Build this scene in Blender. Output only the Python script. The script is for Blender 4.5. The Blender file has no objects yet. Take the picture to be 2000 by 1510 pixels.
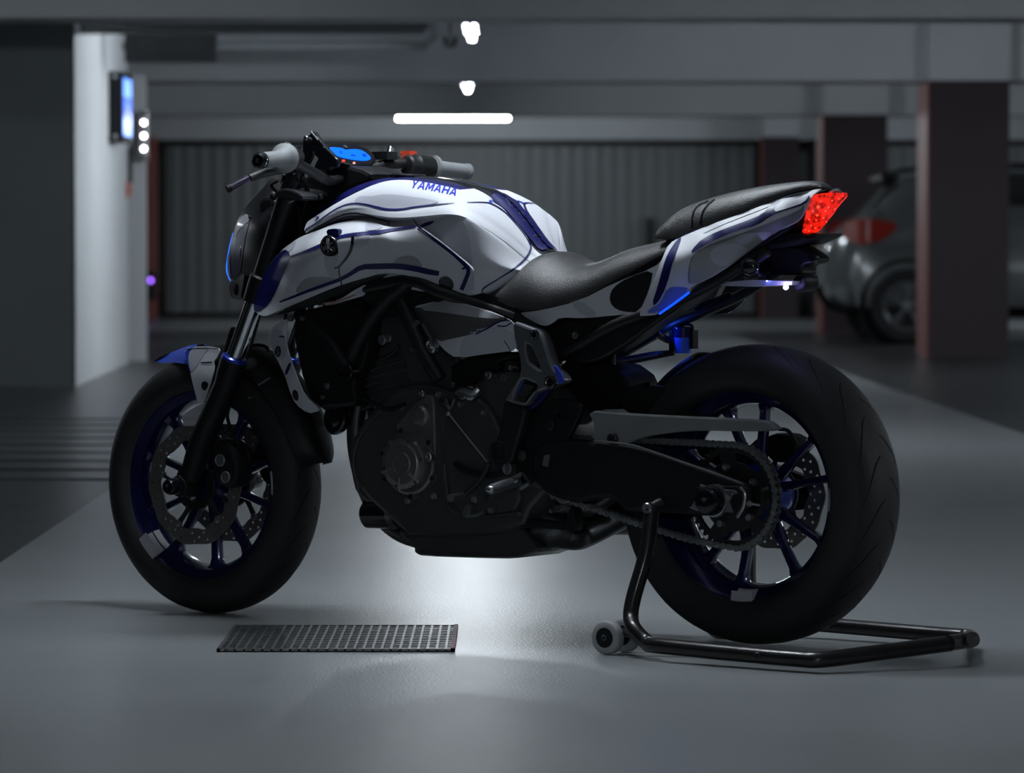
import bpy, bmesh, math, random
import numpy as np
from mathutils import Vector, Matrix
from mathutils.geometry import delaunay_2d_cdt
from mathutils.bvhtree import BVHTree
random.seed(7)
sc = bpy.context.scene
COL = sc.collection
# ------------------------------------------------------------------ camera
F_PX = 7880.0; CX, CY = 1000.0, 755.0; CAM_H = .853
PITCH = math.atan(275 / F_PX)
cam_d = bpy.data.cameras.new('camera'); cam = bpy.data.objects.new('camera', cam_d); COL.objects.link(cam)
cam.location = (0, 0, CAM_H); cam.rotation_euler = (math.pi / 2 - PITCH, 0, 0)
cam_d.sensor_width = 36; cam_d.lens = 36 * F_PX / 2000
cam_d.clip_end = 200; cam_d.clip_start = .1
cam_d.dof.use_dof = True; cam_d.dof.focus_distance = 8.75; cam_d.dof.aperture_fstop = 5.8
cam_d.dof.aperture_blades = 9
sc.camera = cam
# ------------------------------------------------------------------ world, exposure
sc.view_settings.view_transform = 'Standard'; sc.view_settings.look = 'None'
sc.view_settings.gamma = 1; sc.view_settings.use_curve_mapping = False
sc.view_settings.exposure = 0.0
w = bpy.data.worlds.new('garage_air'); sc.world = w; w.use_nodes = True
bg = w.node_tree.nodes['Background']; bg.inputs[0].default_value = (.78, .9, 1, 1); bg.inputs[1].default_value = .012
sc.cycles.max_bounces = 8; sc.cycles.diffuse_bounces = 4
sc.cycles.sample_clamp_indirect = 4
LAMP_E = 270.0          # radiance of the ceiling tubes
LAMP_COL = (.86, .94, 1, 1)

# ------------------------------------------------------------------ materials
MATS = {}
def mat(name, col, rough=.5, metal=0., coat=0., spec=.5, emit=None, es=0., bump=None, trans=0.):
    if name in MATS: return MATS[name]
    m = bpy.data.materials.new(name); m.use_nodes = True; nt = m.node_tree; b = nt.nodes['Principled BSDF']
    b.inputs['Base Color'].default_value = (*col, 1); b.inputs['Roughness'].default_value = rough
    b.inputs['Metallic'].default_value = metal; b.inputs['Coat Weight'].default_value = coat
    b.inputs['Coat Roughness'].default_value = .12; b.inputs['Specular IOR Level'].default_value = spec
    if trans: b.inputs['Transmission Weight'].default_value = trans
    if emit:
        b.inputs['Emission Color'].default_value = (*emit, 1); b.inputs['Emission Strength'].default_value = es
    tc = nt.nodes.new('ShaderNodeTexCoord')
    n = nt.nodes.new('ShaderNodeTexNoise'); n.inputs['Scale'].default_value = bump[0] if bump else 14
    n.inputs['Detail'].default_value = 4
    nt.links.new(tc.outputs['Object'], n.inputs['Vector'])
    if bump:
        bp = nt.nodes.new('ShaderNodeBump'); bp.inputs['Strength'].default_value = bump[1]; bp.inputs['Distance'].default_value = .004
        nt.links.new(n.outputs['Fac'], bp.inputs['Height']); nt.links.new(bp.outputs[0], b.inputs['Normal'])
    elif not emit:
        mr = nt.nodes.new('ShaderNodeMapRange'); mr.inputs[3].default_value = rough * .85; mr.inputs[4].default_value = min(1, rough * 1.15)
        nt.links.new(n.outputs['Fac'], mr.inputs[0]); nt.links.new(mr.outputs[0], b.inputs['Roughness'])
    MATS[name] = m; return m
WHITE = mat('white_satin_paint', (.60, .61, .67), .5, coat=.0, spec=.4)
CAMO = mat('pale_grey_film', (.45, .46, .53), .42, coat=.15)
CAMO2 = mat('mid_grey_film', (.33, .34, .36), .45)
NAVY = mat('navy_film', (.006, .007, .085), .4, coat=.05, spec=.35)
BLUEP = mat('blue_paint', (.03, .07, .5), .3, coat=.6)
LETTER = mat('blue_lettering', (.012, .03, .42), .35)
GLOSS = mat('gloss_black', (.006, .006, .01), .12, coat=.6)
BLACK = mat('black_plastic', (.0065, .007, .008), .5, spec=.32)
DGREY = mat('dark_grey_metal', (.035, .037, .04), .42, metal=.6)
ENG = mat('engine_black_paint', (.045, .048, .050), .42, metal=.0, coat=.4, bump=(60, .15))
COVER = mat('bronze_grey_cover', (.26, .24, .24), .36, metal=.75)
RUBBER = mat('tyre_rubber', (.015, .015, .016), .62, bump=(90, .2))
GROOVE = mat('tyre_groove', (.002, .002, .002), .9)
RIM = mat('blue_black_rim', (.008, .01, .075), .22, metal=.35, coat=.7)
BLUERIM = mat('blue_anodised', (.02, .05, .42), .3, metal=.5, coat=.4)
STEEL = mat('brushed_steel', (.42, .43, .45), .3, metal=.95)
CHROME = mat('chrome', (.75, .76, .8), .08, metal=1.)
DISC = mat('brake_disc_steel', (.24, .225, .22), .4, metal=.8)
ALU = mat('cast_aluminium', (.19, .2, .215), .38, metal=.7)
SEAT = mat('black_seat_vinyl', (.028, .028, .03), .40, bump=(420, .35))
GRIPM = mat('grey_grip_rubber', (.19, .20, .21), .6, bump=(160, .15))
CHAINM = mat('chain_steel', (.30, .31, .32), .33, metal=.85)
TAPE = mat('silver_tape', (.5, .5, .54), .45)
REDP = mat('red_plastic', (.75, .07, .03), .4)
FRAMEM = mat('satin_black_frame', (.010, .010, .012), .48, metal=.1)
STANDM = mat('black_stand_tube', (.022, .02, .021), .3, metal=.3, coat=.3)
WHEELW = mat('grey_white_castor', (.42, .43, .44), .5)
EXH = mat('dark_exhaust_steel', (.12, .125, .13), .33, metal=.9)
def emis(name, col, e):
    return mat(name, tuple(c * .5 for c in col), .3, emit=col, es=e)
SHADEF = mat('shaded_grey_film', (.07, .07, .075), .45)
LCD = emis('blue_lcd', (.0, .13, 1.), 1.05)
LEDB = emis('blue_led', (.08, .12, 1.), 60.)
LEDLINE = emis('blue_position_light', (.02, .16, 1.), 1.5)
REDL = emis('tail_lens_red', (1., .02, .005), .5)
REDHOT = emis('tail_led_red', (1., .06, .03), 2.0)
def lens_red():
    m = bpy.data.materials.new('tail_lens_facets'); m.use_nodes = True; nt = m.node_tree; b = nt.nodes['Principled BSDF']
    b.inputs['Base Color'].default_value = (.35, .01, .005, 1); b.inputs['Roughness'].default_value = .12; b.inputs['Coat Weight'].default_value = 1
    tc = nt.nodes.new('ShaderNodeTexCoord'); v = nt.nodes.new('ShaderNodeTexVoronoi'); v.inputs['Scale'].default_value = 95; n = nt.nodes.new('ShaderNodeTexNoise'); n.inputs['Scale'].default_value = 38
    mx = nt.nodes.new('ShaderNodeMath'); mx.operation = 'MULTIPLY'; mr = nt.nodes.new('ShaderNodeMapRange'); mr.inputs[1].default_value = .08; mr.inputs[2].default_value = .42; mr.inputs[3].default_value = .22; mr.inputs[4].default_value = 1.25
    nt.links.new(tc.outputs['Object'], v.inputs['Vector']); nt.links.new(tc.outputs['Object'], n.inputs['Vector'])
    nt.links.new(v.outputs['Distance'], mx.inputs[0]); nt.links.new(n.outputs['Fac'], mx.inputs[1]); nt.links.new(mx.outputs[0], mr.inputs[0])
    nt.links.new(mr.outputs[0], b.inputs['Emission Strength']); b.inputs['Emission Color'].default_value = (1, .015, .006, 1); return m
LENSM = lens_red()
TUBEL = emis('lamp_tube', LAMP_COL[:3], LAMP_E); TUBEH = emis('strong_lamp_tube', LAMP_COL[:3], LAMP_E * 1.35); TUBEW = emis('weak_lamp_tube', LAMP_COL[:3], LAMP_E * .8)  # tube strengths set apart to balance the floor highlights

# ------------------------------------------------------------------ frames
TH = math.radians(36.3)
R0 = Vector(((-.6926 + .5186) / 2, (8.471 + 9.361) / 2, 0))
B = Matrix(((-math.cos(TH), -math.sin(TH), 0, R0.x), (math.sin(TH), -math.cos(TH), 0, R0.y), (0, 0, 1, 0), (0, 0, 0, 1)))
STEER = math.radians(-.6)
def steer_matrix():
    ax = Vector((-math.sin(math.radians(24.8)), 0, math.cos(math.radians(24.8))))
    p = Vector((.70, 0, .3))
    return Matrix.Translation(p) @ Matrix.Rotation(STEER, 4, ax) @ Matrix.Translation(-p)
SM = steer_matrix(); ID = Matrix.Identity(4)
XF = [ID]
OFF = [Vector((0, 0, 0))]
def cam_ray(px, py, frame=None):
    x = (px - CX) / F_PX; y = -(py - CY) / F_PX
    d = Vector((x, math.cos(PITCH) + y * math.sin(PITCH), y * math.cos(PITCH) - math.sin(PITCH)))
    M = (B @ (frame or XF[0])).inverted()
    return M @ Vector((0, 0, CAM_H)), (M.to_3x3() @ d)
def P(px, py, v):
    """point of the bike's own space at lateral offset v from its centre plane"""
    o, d = cam_ray(px, py); t = (v - o.y) / d.y
    return o + d * t
def PZ(px, py, z):
    o, d = cam_ray(px, py); t = (z - o.z) / d.z
    return o + d * t
def PP(px, py, org, nrm):
    o, d = cam_ray(px, py); t = (Vector(org) - o).dot(Vector(nrm)) / d.dot(Vector(nrm))
    return o + d * t

# ------------------------------------------------------------------ mesh builder
class MB:
    def __init__(s): s.v = []; s.f = []; s.m = []; s.mats = []
    def mi(s, m):
        if m not in s.mats: s.mats.append(m)
        return s.mats.index(m)
    def add(s, vs, fs, m):
        o = len(s.v); s.v += [Vector(p) for p in vs]; k = s.mi(m)
        for f in fs: s.f.append(tuple(i + o for i in f)); s.m.append(k)
        return s
    def mirrored(s):
        r = MB(); r.v = [Vector((p.x, -p.y, p.z)) for p in s.v]; r.f = [tuple(reversed(f)) for f in s.f]; r.m = list(s.m); r.mats = list(s.mats); return r
    def join(s, o):
        k = len(s.v); s.v += o.v
        for f, m in zip(o.f, o.m): s.f.append(tuple(i + k for i in f)); s.m.append(s.mi(o.mats[m]))
        return s
    def build(s, name, parent=None, angle=35, label=None, weld=False):
        me = bpy.data.meshes.new(name)
        me.from_pydata([tuple(XF[0] @ p - OFF[0]) for p in s.v], [], s.f)
        for m in s.mats: me.materials.append(m)
        me.polygons.foreach_set('material_index', s.m)
        if weld:
            bm = bmesh.new(); bm.from_mesh(me); bmesh.ops.remove_doubles(bm, verts=bm.verts[:], dist=2e-5); bm.to_mesh(me); bm.free()
        me.validate(); me.shade_smooth(); me.set_sharp_from_angle(angle=math.radians(angle)); me.update()
        o = bpy.data.objects.new(name, me); COL.objects.link(o)
        if parent: o.parent = parent
        if label: o['label'] = label
        return o
def tag(o, label=None, cat=None, group=None, kind=None):
    if label: o['label'] = label
    if cat: o['category'] = cat
    if group: o['group'] = group
    if kind: o['kind'] = kind
    return o
def empty(name, loc=(0, 0, 0), rot=(0, 0, 0)):
    o = bpy.data.objects.new(name, None); COL.objects.link(o); o.location = loc; o.rotation_euler = rot; o.empty_display_size = .1
    return o
def area2(p): return sum(p[i - 1][0] * p[i][1] - p[i][0] * p[i - 1][1] for i in range(len(p)))
def chaikin(p, n=1, closed=True):
    for _ in range(n):
        q = []; L = len(p)
        rng = range(L) if closed else range(L - 1)
        if not closed: q.append(tuple(p[0]))
        for i in rng:
            a, b = p[i], p[(i + 1) % L]
            q.append(tuple(a[k] * .75 + b[k] * .25 for k in range(len(a)))); q.append(tuple(a[k] * .25 + b[k] * .75 for k in range(len(a))))
        if not closed: q.append(tuple(p[-1]))
        p = q
    return p
def inpoly(x, y, p):
    c = False; j = len(p) - 1
    for i in range(len(p)):
        if (p[i][1] > y) != (p[j][1] > y) and x < (p[j][0] - p[i][0]) * (y - p[i][1]) / (p[j][1] - p[i][1] + 1e-12) + p[i][0]: c = not c
        j = i
    return c
def densify(p, step):
    q = []
    for i in range(len(p)):
        a, b = p[i], p[(i + 1) % len(p)]; n = max(1, int(math.hypot(b[0] - a[0], b[1] - a[1]) / step))
        for k in range(n): q.append((a[0] + (b[0] - a[0]) * k / n, a[1] + (b[1] - a[1]) * k / n))
    return q
def cdt(poly, holes=(), step=None, extra=()):
    """triangulates a polygon with holes; returns points, triangles"""
    loops = [list(poly)] + [list(h) for h in holes]
    if step: loops = [densify(l, step) for l in loops]
    pts = []; edges = []
    for l in loops:
        o = len(pts); pts += [Vector(p[:2]) for p in l]; edges += [(o + i, o + (i + 1) % len(l)) for i in range(len(l))]
    if step:
        xs = [p[0] for p in poly]; ys = [p[1] for p in poly]; y = min(ys) + step / 2; r = 0
        while y < max(ys):
            x = min(xs) + (step / 2 if r % 2 else step)
            while x < max(xs):
                if inpoly(x, y, loops[0]) and not any(inpoly(x, y, h) for h in loops[1:]):
                    if min((x - q[0]) ** 2 + (y - q[1]) ** 2 for l in loops for q in l) > (step * .45) ** 2: pts.append(Vector((x, y)))
                x += step
            y += step * .87; r += 1
    vs, es, fs, *_ = delaunay_2d_cdt(pts, edges, [], 0, 1e-7)
    out = []
    for f in fs:
        cx = sum(vs[i][0] for i in f) / len(f); cy = sum(vs[i][1] for i in f) / len(f)
        if inpoly(cx, cy, loops[0]) and not any(inpoly(cx, cy, h) for h in loops[1:]): out.append(tuple(f))
    return vs, out, loops
def offset_poly(p, d):
    """moves a ccw outline inwards by d"""
    n = len(p); q = []
    for i in range(n):
        a, b, c = Vector(p[i - 1]), Vector(p[i]), Vector(p[(i + 1) % n])
        e1 = (b - a); e2 = (c - b)
        if e1.length < 1e-9 or e2.length < 1e-9: q.append(tuple(b)); continue
        e1.normalize(); e2.normalize()
        n1 = Vector((-e1.y, e1.x)); n2 = Vector((-e2.y, e2.x)); m = n1 + n2
        if m.length < 1e-4: q.append(tuple(b)); continue
        m.normalize(); k = d / max(.45, m.dot(n1)); q.append(tuple(b + m * k))
    return q
def prism(mb, poly, holes, m, v0, v1, bev, tf, mside=None):
    """poly in 2D plane coordinates; tf(a,b,h)->3D; cap at h=v0 (bevelled) and h=v1"""
    if area2(poly) < 0: poly = poly[::-1]
    holes = [h if area2(h) < 0 else h[::-1] for h in holes]
    s = 1 if v0 > v1 else -1
    loops = [list(poly)] + [list(h) for h in holes]
    ins = [offset_poly(l, bev) if bev else l for l in loops]
    vs, fs, _ = cdt(ins[0], ins[1:])
    mb.add([tf(p[0], p[1], v0) for p in vs], fs, m)
    vs, fs, _ = cdt(loops[0], loops[1:])
    mb.add([tf(p[0], p[1], v1) for p in vs], [f[::-1] for f in fs], m)
    for l, i in zip(loops, ins):
        n = len(l); rings = [[tf(p[0], p[1], v0) for p in i]]
        if bev:
            k = offset_poly(l, bev * .3); rings.append([tf(p[0], p[1], v0 - s * bev * .3) for p in k])
            rings.append([tf(p[0], p[1], v0 - s * bev) for p in l])
        rings.append([tf(p[0], p[1], v1) for p in l])
        V = [p for r in rings for p in r]; Fs = []
        for r in range(len(rings) - 1):
            for j in range(n): Fs.append((r * n + j, (r + 1) * n + j, (r + 1) * n + (j + 1) % n, r * n + (j + 1) % n))
        mb.add(V, Fs, mside or m)
    return mb
def plate(poly, v0, v1, m, bev=.003, holes=(), ch=1, mb=None):
    """solid plate standing in the bike's side plane, outlined as seen, between v0 (near) and v1 (far)"""
    mb = mb or MB()
    def cv(l):
        l = chaikin(l, ch) if ch else l
        return [(q.x, q.z) for q in (P(a, b, v0) for a, b in l)]
    return prism(mb, cv(poly), [cv(h) for h in holes], m, v0, v1, bev, lambda a, b, h: Vector((a, h, b)))
def uzplate(poly, v0, v1, m, bev=.003, holes=(), mb=None):
    return prism(mb or MB(), list(poly), [list(h) for h in holes], m, v0, v1, bev, lambda a, b, h: Vector((a, h, b)))
def catmull(pts, n):
    pts = [np.array(p, float) for p in pts]; out = []
    E = [2 * pts[0] - pts[1]] + pts + [2 * pts[-1] - pts[-2]]
    for i in range(len(pts) - 1):
        a, b, c, d = E[i:i + 4]
        for k in range(n):
            t = k / n; out.append(.5 * (2 * b + (c - a) * t + (2 * a - 5 * b + 4 * c - d) * t * t + (3 * b - a - 3 * c + d) * t ** 3))
    out.append(pts[-1]); return out
def tube(pts, r, m, mb=None, n=14, seg=6, cap=True, smooth=True, flat=1.):
    """swept round bar; r may be a list of radii"""
    mb = mb or MB(); rr = r if isinstance(r, (list, tuple)) else [r] * len(pts)
    q = [(*p, s) for p, s in zip([tuple(x) for x in pts], rr)]
    if smooth and len(q) > 2: q = catmull(q, seg)
    q = [np.array(x) for x in q]; V = []; Fs = []; up = None
    for i, x in enumerate(q):
        a = q[max(0, i - 1)][:3]; b = q[min(len(q) - 1, i + 1)][:3]; t = Vector(b - a).normalized()
        if up is None:
            up = t.orthogonal().normalized()
        up = (up - t * up.dot(t)).normalized(); s = t.cross(up)
        for k in range(n):
            g = 2 * math.pi * k / n; V.append(Vector(x[:3]) + (up * math.cos(g) + s * math.sin(g) * flat) * x[3])
    L = len(q)
    for i in range(L - 1):
        for k in range(n): Fs.append((i * n + k, i * n + (k + 1) % n, (i + 1) * n + (k + 1) % n, (i + 1) * n + k))
    if cap: Fs.append(tuple(range(n - 1, -1, -1))); Fs.append(tuple((L - 1) * n + k for k in range(n)))
    return mb.add(V, Fs, m)
def lathe(c, axis, prof, m, n=48, mb=None, a0=0, a1=2 * math.pi, mats=None, closed=False, cap=True):
    """profile of (h, r) along axis from c"""
    mb = mb or MB(); axis = Vector(axis).normalized(); c = Vector(c)
    if abs(axis.y) > .9: e1 = Vector((1, 0, 0)); e1 = (e1 - axis * e1.dot(axis)).normalized()
    else: e1 = axis.orthogonal().normalized()
    e2 = axis.cross(e1); full = abs(a1 - a0 - 2 * math.pi) < 1e-6; N = n if full else n + 1
    if abs(axis.y) > .9: e2 = Vector((0, 0, 1)); e2 = (e2 - axis * e2.dot(axis)).normalized()
    V = []
    for h, r in prof:
        for k in range(N):
            g = a0 + (a1 - a0) * k / n; V.append(c + axis * h + (e1 * math.cos(g) + e2 * math.sin(g)) * r)
    K = len(prof)
    for i in range(K - 1 + (1 if closed else 0)):
        j = (i + 1) % K; Fs = []
        for k in range(n):
            k2 = (k + 1) % N; Fs.append((i * N + k, i * N + k2, j * N + k2, j * N + k))
        if i == 0: o = len(mb.v); mb.v += V
        mi = mb.mi(mats[i] if mats else m)
        for f in Fs: mb.f.append(tuple(x + o for x in f)); mb.m.append(mi)
    if not closed and cap:
        for i in (0, K - 1):
            if prof[i][1] > 1e-5 and full:
                mb.f.append(tuple(i * N + k + o for k in range(N))); mb.m.append(mb.mi(mats[min(i, K - 2)] if mats else m))
    return mb
def cyl(c, axis, r, h, m, n=32, bev=.002, mb=None):
    bev = min(bev, r * .4, h * .4)
    return lathe(c, axis, [(0, r), (h - bev, r), (h - bev * .3, r - bev * .3), (h, r - bev), (h, 1e-6)], m, n, mb)
def bolt(c, r=.007, h=.006, m=None, mb=None, axis=(0, 1, 0)):
    m = m or STEEL; mb = mb or MB()
    lathe(c, axis, [(-.004, r), (h * .7, r), (h, r * .8), (h, r * .45), (h * .5, r * .4), (h * .5, 1e-6)], m, 14, mb); return mb
def ball(c, r, m, mb=None, sc3=(1, 1, 1), n=20):
    mb = mb or MB(); V = []; Fs = []; H = n // 2
    for i in range(H + 1):
        t = math.pi * i / H
        for k in range(n):
            g = 2 * math.pi * k / n; V.append(Vector(c) + Vector((r * sc3[0] * math.sin(t) * math.cos(g), r * sc3[1] * math.sin(t) * math.sin(g), r * sc3[2] * math.cos(t))))
    for i in range(H):
        for k in range(n): Fs.append((i * n + k, (i + 1) * n + k, (i + 1) * n + (k + 1) % n, i * n + (k + 1) % n))
    return mb.add(V, Fs, m)
def box(lo, hi, m, mb=None, bev=0.):
    mb = mb or MB()
    poly = [(lo[0], lo[2]), (hi[0], lo[2]), (hi[0], hi[2]), (lo[0], hi[2])]
    if not bev:
        x0, y0, z0 = lo; x1, y1, z1 = hi
        V = [(x0, y0, z0), (x1, y0, z0), (x1, y1, z0), (x0, y1, z0), (x0, y0, z1), (x1, y0, z1), (x1, y1, z1), (x0, y1, z1)]
        return mb.add(V, [(3, 2, 1, 0), (4, 5, 6, 7), (0, 1, 5, 4), (1, 2, 6, 5), (2, 3, 7, 6), (3, 0, 4, 7)], m)
    return prism(mb, poly, [], m, lo[1], hi[1], bev, lambda a, b, h: Vector((a, h, b)))
def rbf(ctrl):
    c = np.array(ctrl, float); X = c[:, :2] / 100; n = len(c)
    def k(r): return np.where(r > 1e-9, r * r * np.log(r + 1e-12), 0)
    K = k(np.linalg.norm(X[:, None] - X[None], axis=2)) + np.eye(n) * .002
    Q = np.hstack([np.ones((n, 1)), X]); A = np.block([[K, Q], [Q.T, np.zeros((3, 3))]])
    wts = np.linalg.solve(A, np.concatenate([c[:, 2], np.zeros(3)]))
    def f(x, y):
        p = np.array([x, y]) / 100; r = np.linalg.norm(X - p, axis=1)
        return float(k(r) @ wts[:n] + wts[n] + wts[n + 1] * p[0] + wts[n + 2] * p[1])
    return f
def panel(poly, ctrl, m, thick=.004, step=9, ch=1, holes=(), edge=None):
    """curved bodywork shell: outline as seen, lateral offset from control points"""
    f = rbf(ctrl); poly = chaikin(poly, ch) if ch else poly
    vs, fs, loops = cdt(poly, holes, step)
    mb = MB(); T = [P(p[0], p[1], f(p[0], p[1])) for p in vs]
    if fs:
        a, b, c = (T[i] for i in fs[0][:3])
        if (b - a).cross(c - a).y < 0: fs = [t[::-1] for t in fs]
    mb.add(T, fs, m)
    for l in loops:
        A = [P(p[0], p[1], f(p[0], p[1])) for p in l]; Bk = [p + Vector((0, -thick, 0)) for p in A]; n = len(A)
        mb.add(A + Bk, [(i, (i + 1) % n, n + (i + 1) % n, n + i) for i in range(n)], edge or m)
    mb.add([p + Vector((0, -thick, 0)) for p in T], [t[::-1] for t in fs], BLACK)
    mb.lift = f; mb.outline = loops[0]
    return mb
def bvh_of(mb): return BVHTree.FromPolygons([tuple(p) for p in mb.v], [tuple(f) for f in mb.f])
def decal(mb, bv, poly, m, step=5, ch=1, off=.0009, holes=()):
    """a film patch laid on a painted surface: follows that surface"""
    poly = chaikin(poly, ch) if ch else poly
    vs, fs, _ = cdt(poly, holes, step)
    T = []; ok = []
    if hasattr(mb, 'lift'):
        for p in vs:
            f_ = mb.lift; q = P(p[0], p[1], f_(p[0], p[1])); a = P(p[0] + 2, p[1], f_(p[0] + 2, p[1])) - q; b = P(p[0], p[1] + 2, f_(p[0], p[1] + 2)) - q
            n = a.cross(b).normalized(); n = n if n.y > 0 else -n; T.append(q + n * off)
        Fs = [f for f in fs if inpoly(sum(vs[i][0] for i in f) / 3, sum(vs[i][1] for i in f) / 3, mb.outline)]
        mb.add(T, Fs, m); return mb
    for p in vs:
        o, d = cam_ray(p[0], p[1]); d.normalize(); h = bv.ray_cast(o, d)
        if h[0] is None: ok.append(False); T.append(Vector((0, 0, 0))); continue
        n = h[1] if h[1].dot(d) < 0 else -h[1]
        T.append(h[0] + n * off); ok.append(True)
    Fs = []
    for f in fs:
        if not all(ok[i] for i in f): continue
        q = [T[i] for i in f]
        if max((q[i] - q[i - 1]).length for i in range(3)) > .05: continue
        Fs.append(f)
    mb.add(T, Fs, m); return mb
def stroke(pts, wd, ch=1):
    """outline of a line of given pixel width(s)"""
    if ch: 
        w_ = wd if isinstance(wd, (list, tuple)) else [wd] * len(pts)
        q = chaikin([(a[0], a[1], b) for a, b in zip(pts, w_)], ch, False)
    else: q = [(a[0], a[1], wd) for a in pts]
    L, R = [], []
    for i, p in enumerate(q):
        a = q[max(0, i - 1)]; b = q[min(len(q) - 1, i + 1)]; dx, dy = b[0] - a[0], b[1] - a[1]; n = math.hypot(dx, dy) or 1
        L.append((p[0] - dy / n * p[2] / 2, p[1] + dx / n * p[2] / 2)); R.append((p[0] + dy / n * p[2] / 2, p[1] - dx / n * p[2] / 2))
    return L + R[::-1]
def line(mb, bv, pts, wd, m, off=.0013): return decal(mb, bv, stroke(pts, wd), m, step=max(3, (wd if not isinstance(wd, (list, tuple)) else max(wd)) * .9), ch=0, off=off)
def text_mesh(s, shear=0., off=.0, space=1.):
    cu = bpy.data.curves.new('t', 'FONT'); cu.body = s; cu.shear = shear; cu.offset = off; cu.space_character = space; cu.resolution_u = 3
    o = bpy.data.objects.new('t', cu); COL.objects.link(o)
    me = o.to_mesh(); vs = [tuple(v.co) for v in me.vertices]; fs = [tuple(p.vertices) for p in me.polygons]
    o.to_mesh_clear(); bpy.data.objects.remove(o); bpy.data.curves.remove(cu)
    bm = bmesh.new(); bv_ = [bm.verts.new(v) for v in vs]
    for f in fs:
        try: bm.faces.new([bv_[i] for i in f])
        except ValueError: pass
    bmesh.ops.triangulate(bm, faces=bm.faces[:])
    for _ in range(2): bmesh.ops.subdivide_edges(bm, edges=[e for e in bm.edges if e.calc_length() > .12], cuts=1); bmesh.ops.triangulate(bm, faces=bm.faces[:])
    bm.verts.index_update(); vs = [tuple(v.co) for v in bm.verts]; fs = [tuple(v.index for v in f.verts) for f in bm.faces]; bm.free()
    xs = [v[0] for v in vs]; ys = [v[1] for v in vs]; x0, x1, y0, y1 = min(xs), max(xs), min(ys), max(ys)
    return [((v[0] - x0) / (x1 - x0), (v[1] - y0) / (y1 - y0)) for v in vs], fs
# ================================================================== THE GARAGE
def node_mat(name):
    m = bpy.data.materials.new(name); m.use_nodes = True; nt = m.node_tree; return m, nt, nt.nodes['Principled BSDF']
def concrete(name, c1, c2, rough, scale=3, bs=.1, spec=.5, rv=.1):
    m, nt, b = node_mat(name); tc = nt.nodes.new('ShaderNodeTexCoord')
    n = nt.nodes.new('ShaderNodeTexNoise'); n.inputs['Scale'].default_value = scale; n.inputs['Detail'].default_value = 6; n.inputs['Roughness'].default_value = .6
    r = nt.nodes.new('ShaderNodeValToRGB'); r.color_ramp.elements[0].position = .3; r.color_ramp.elements[1].position = .75
    r.color_ramp.elements[0].color = (*c1, 1); r.color_ramp.elements[1].color = (*c2, 1)
    nt.links.new(tc.outputs['Object'], n.inputs['Vector']); nt.links.new(n.outputs['Fac'], r.inputs[0]); nt.links.new(r.outputs[0], b.inputs['Base Color'])
    n2 = nt.nodes.new('ShaderNodeTexNoise'); n2.inputs['Scale'].default_value = 140; n2.inputs['Detail'].default_value = 3
    nt.links.new(tc.outputs['Object'], n2.inputs['Vector'])
    bp = nt.nodes.new('ShaderNodeBump'); bp.inputs['Strength'].default_value = bs; bp.inputs['Distance'].default_value = .003
    nt.links.new(n2.outputs['Fac'], bp.inputs['Height']); nt.links.new(bp.outputs[0], b.inputs['Normal'])
    mr = nt.nodes.new('ShaderNodeMapRange'); mr.inputs[3].default_value = rough - rv; mr.inputs[4].default_value = rough + rv
    nt.links.new(n.outputs['Fac'], mr.inputs[0]); nt.links.new(mr.outputs[0], b.inputs['Roughness'])
    b.inputs['Specular IOR Level'].default_value = spec
    return m
FLOORL = concrete('painted_floor_pale', (.22, .235, .245), (.27, .285, .295), .30, 1.6, .3, .45, .012)
FLOORD = concrete('painted_floor_dark', (.028, .031, .032), (.05, .054, .056), .3, 2.2, .15, .4, .05)
CONC = concrete('painted_concrete', (.46, .48, .50), (.53, .55, .57), .8, 1.5, .2)
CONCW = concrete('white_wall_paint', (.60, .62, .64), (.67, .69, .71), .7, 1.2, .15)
CONCD = concrete('shaded_wall_paint', (.15, .168, .174), (.18, .20, .205), .75, 1.2, .15)
MAROON = concrete('maroon_pillar_paint', (.030, .020, .024), (.04, .024, .028), .5, 2, .1)
REDST = concrete('red_edge_paint', (.30, .09, .08), (.36, .12, .10), .5, 3, .1)
DOORM = concrete('grey_folding_door_paint', (.145, .158, .162), (.175, .19, .194), .5, 1, .05)
HB = 1.26 + CAM_H; HS = 2.62     # underside of the beams, underside of the slab
KY = 7880 / 6200
def struct(mb, name, ang=35):
    mb.v = [Vector((p.x, p.y * KY, p.z)) for p in mb.v]
    o = mb.build(name, angle=ang); o['kind'] = 'structure'; return o
def quad(x0, y0, x1, y1, z, m, mb): return mb.add([(x0, y0, z), (x1, y0, z), (x1, y1, z), (x0, y1, z)], [(0, 1, 2, 3)], m)
# lane and bays, edges of the pale lane at X = -1.42 and 2.35
fl = MB(); xs = [-26, -1.42, 2.35, 22]
ys = [-14, 31.5, 60]
def slanted(X, y): return X - .012 * (y - 12)
for (a, b_, m_) in ((0, 1, FLOORD), (1, 2, FLOORL), (2, 3, FLOORD)):
    xa = [xs[a] if abs(xs[a]) > 5 else slanted(xs[a], y) for y in (ys[0], ys[1])]
    xb = [xs[b_] if abs(xs[b_]) > 5 else slanted(xs[b_], y) for y in (ys[0], ys[1])]
    fl.add([(xa[0], ys[0], 0), (xb[0], ys[0], 0), (xb[1], ys[1], 0), (xa[1], ys[1], 0)], [(0, 1, 2, 3)], m_)
quad(-26, ys[1], 22, ys[2], 0, FLOORL, fl)
struct(fl, 'floor')
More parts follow.
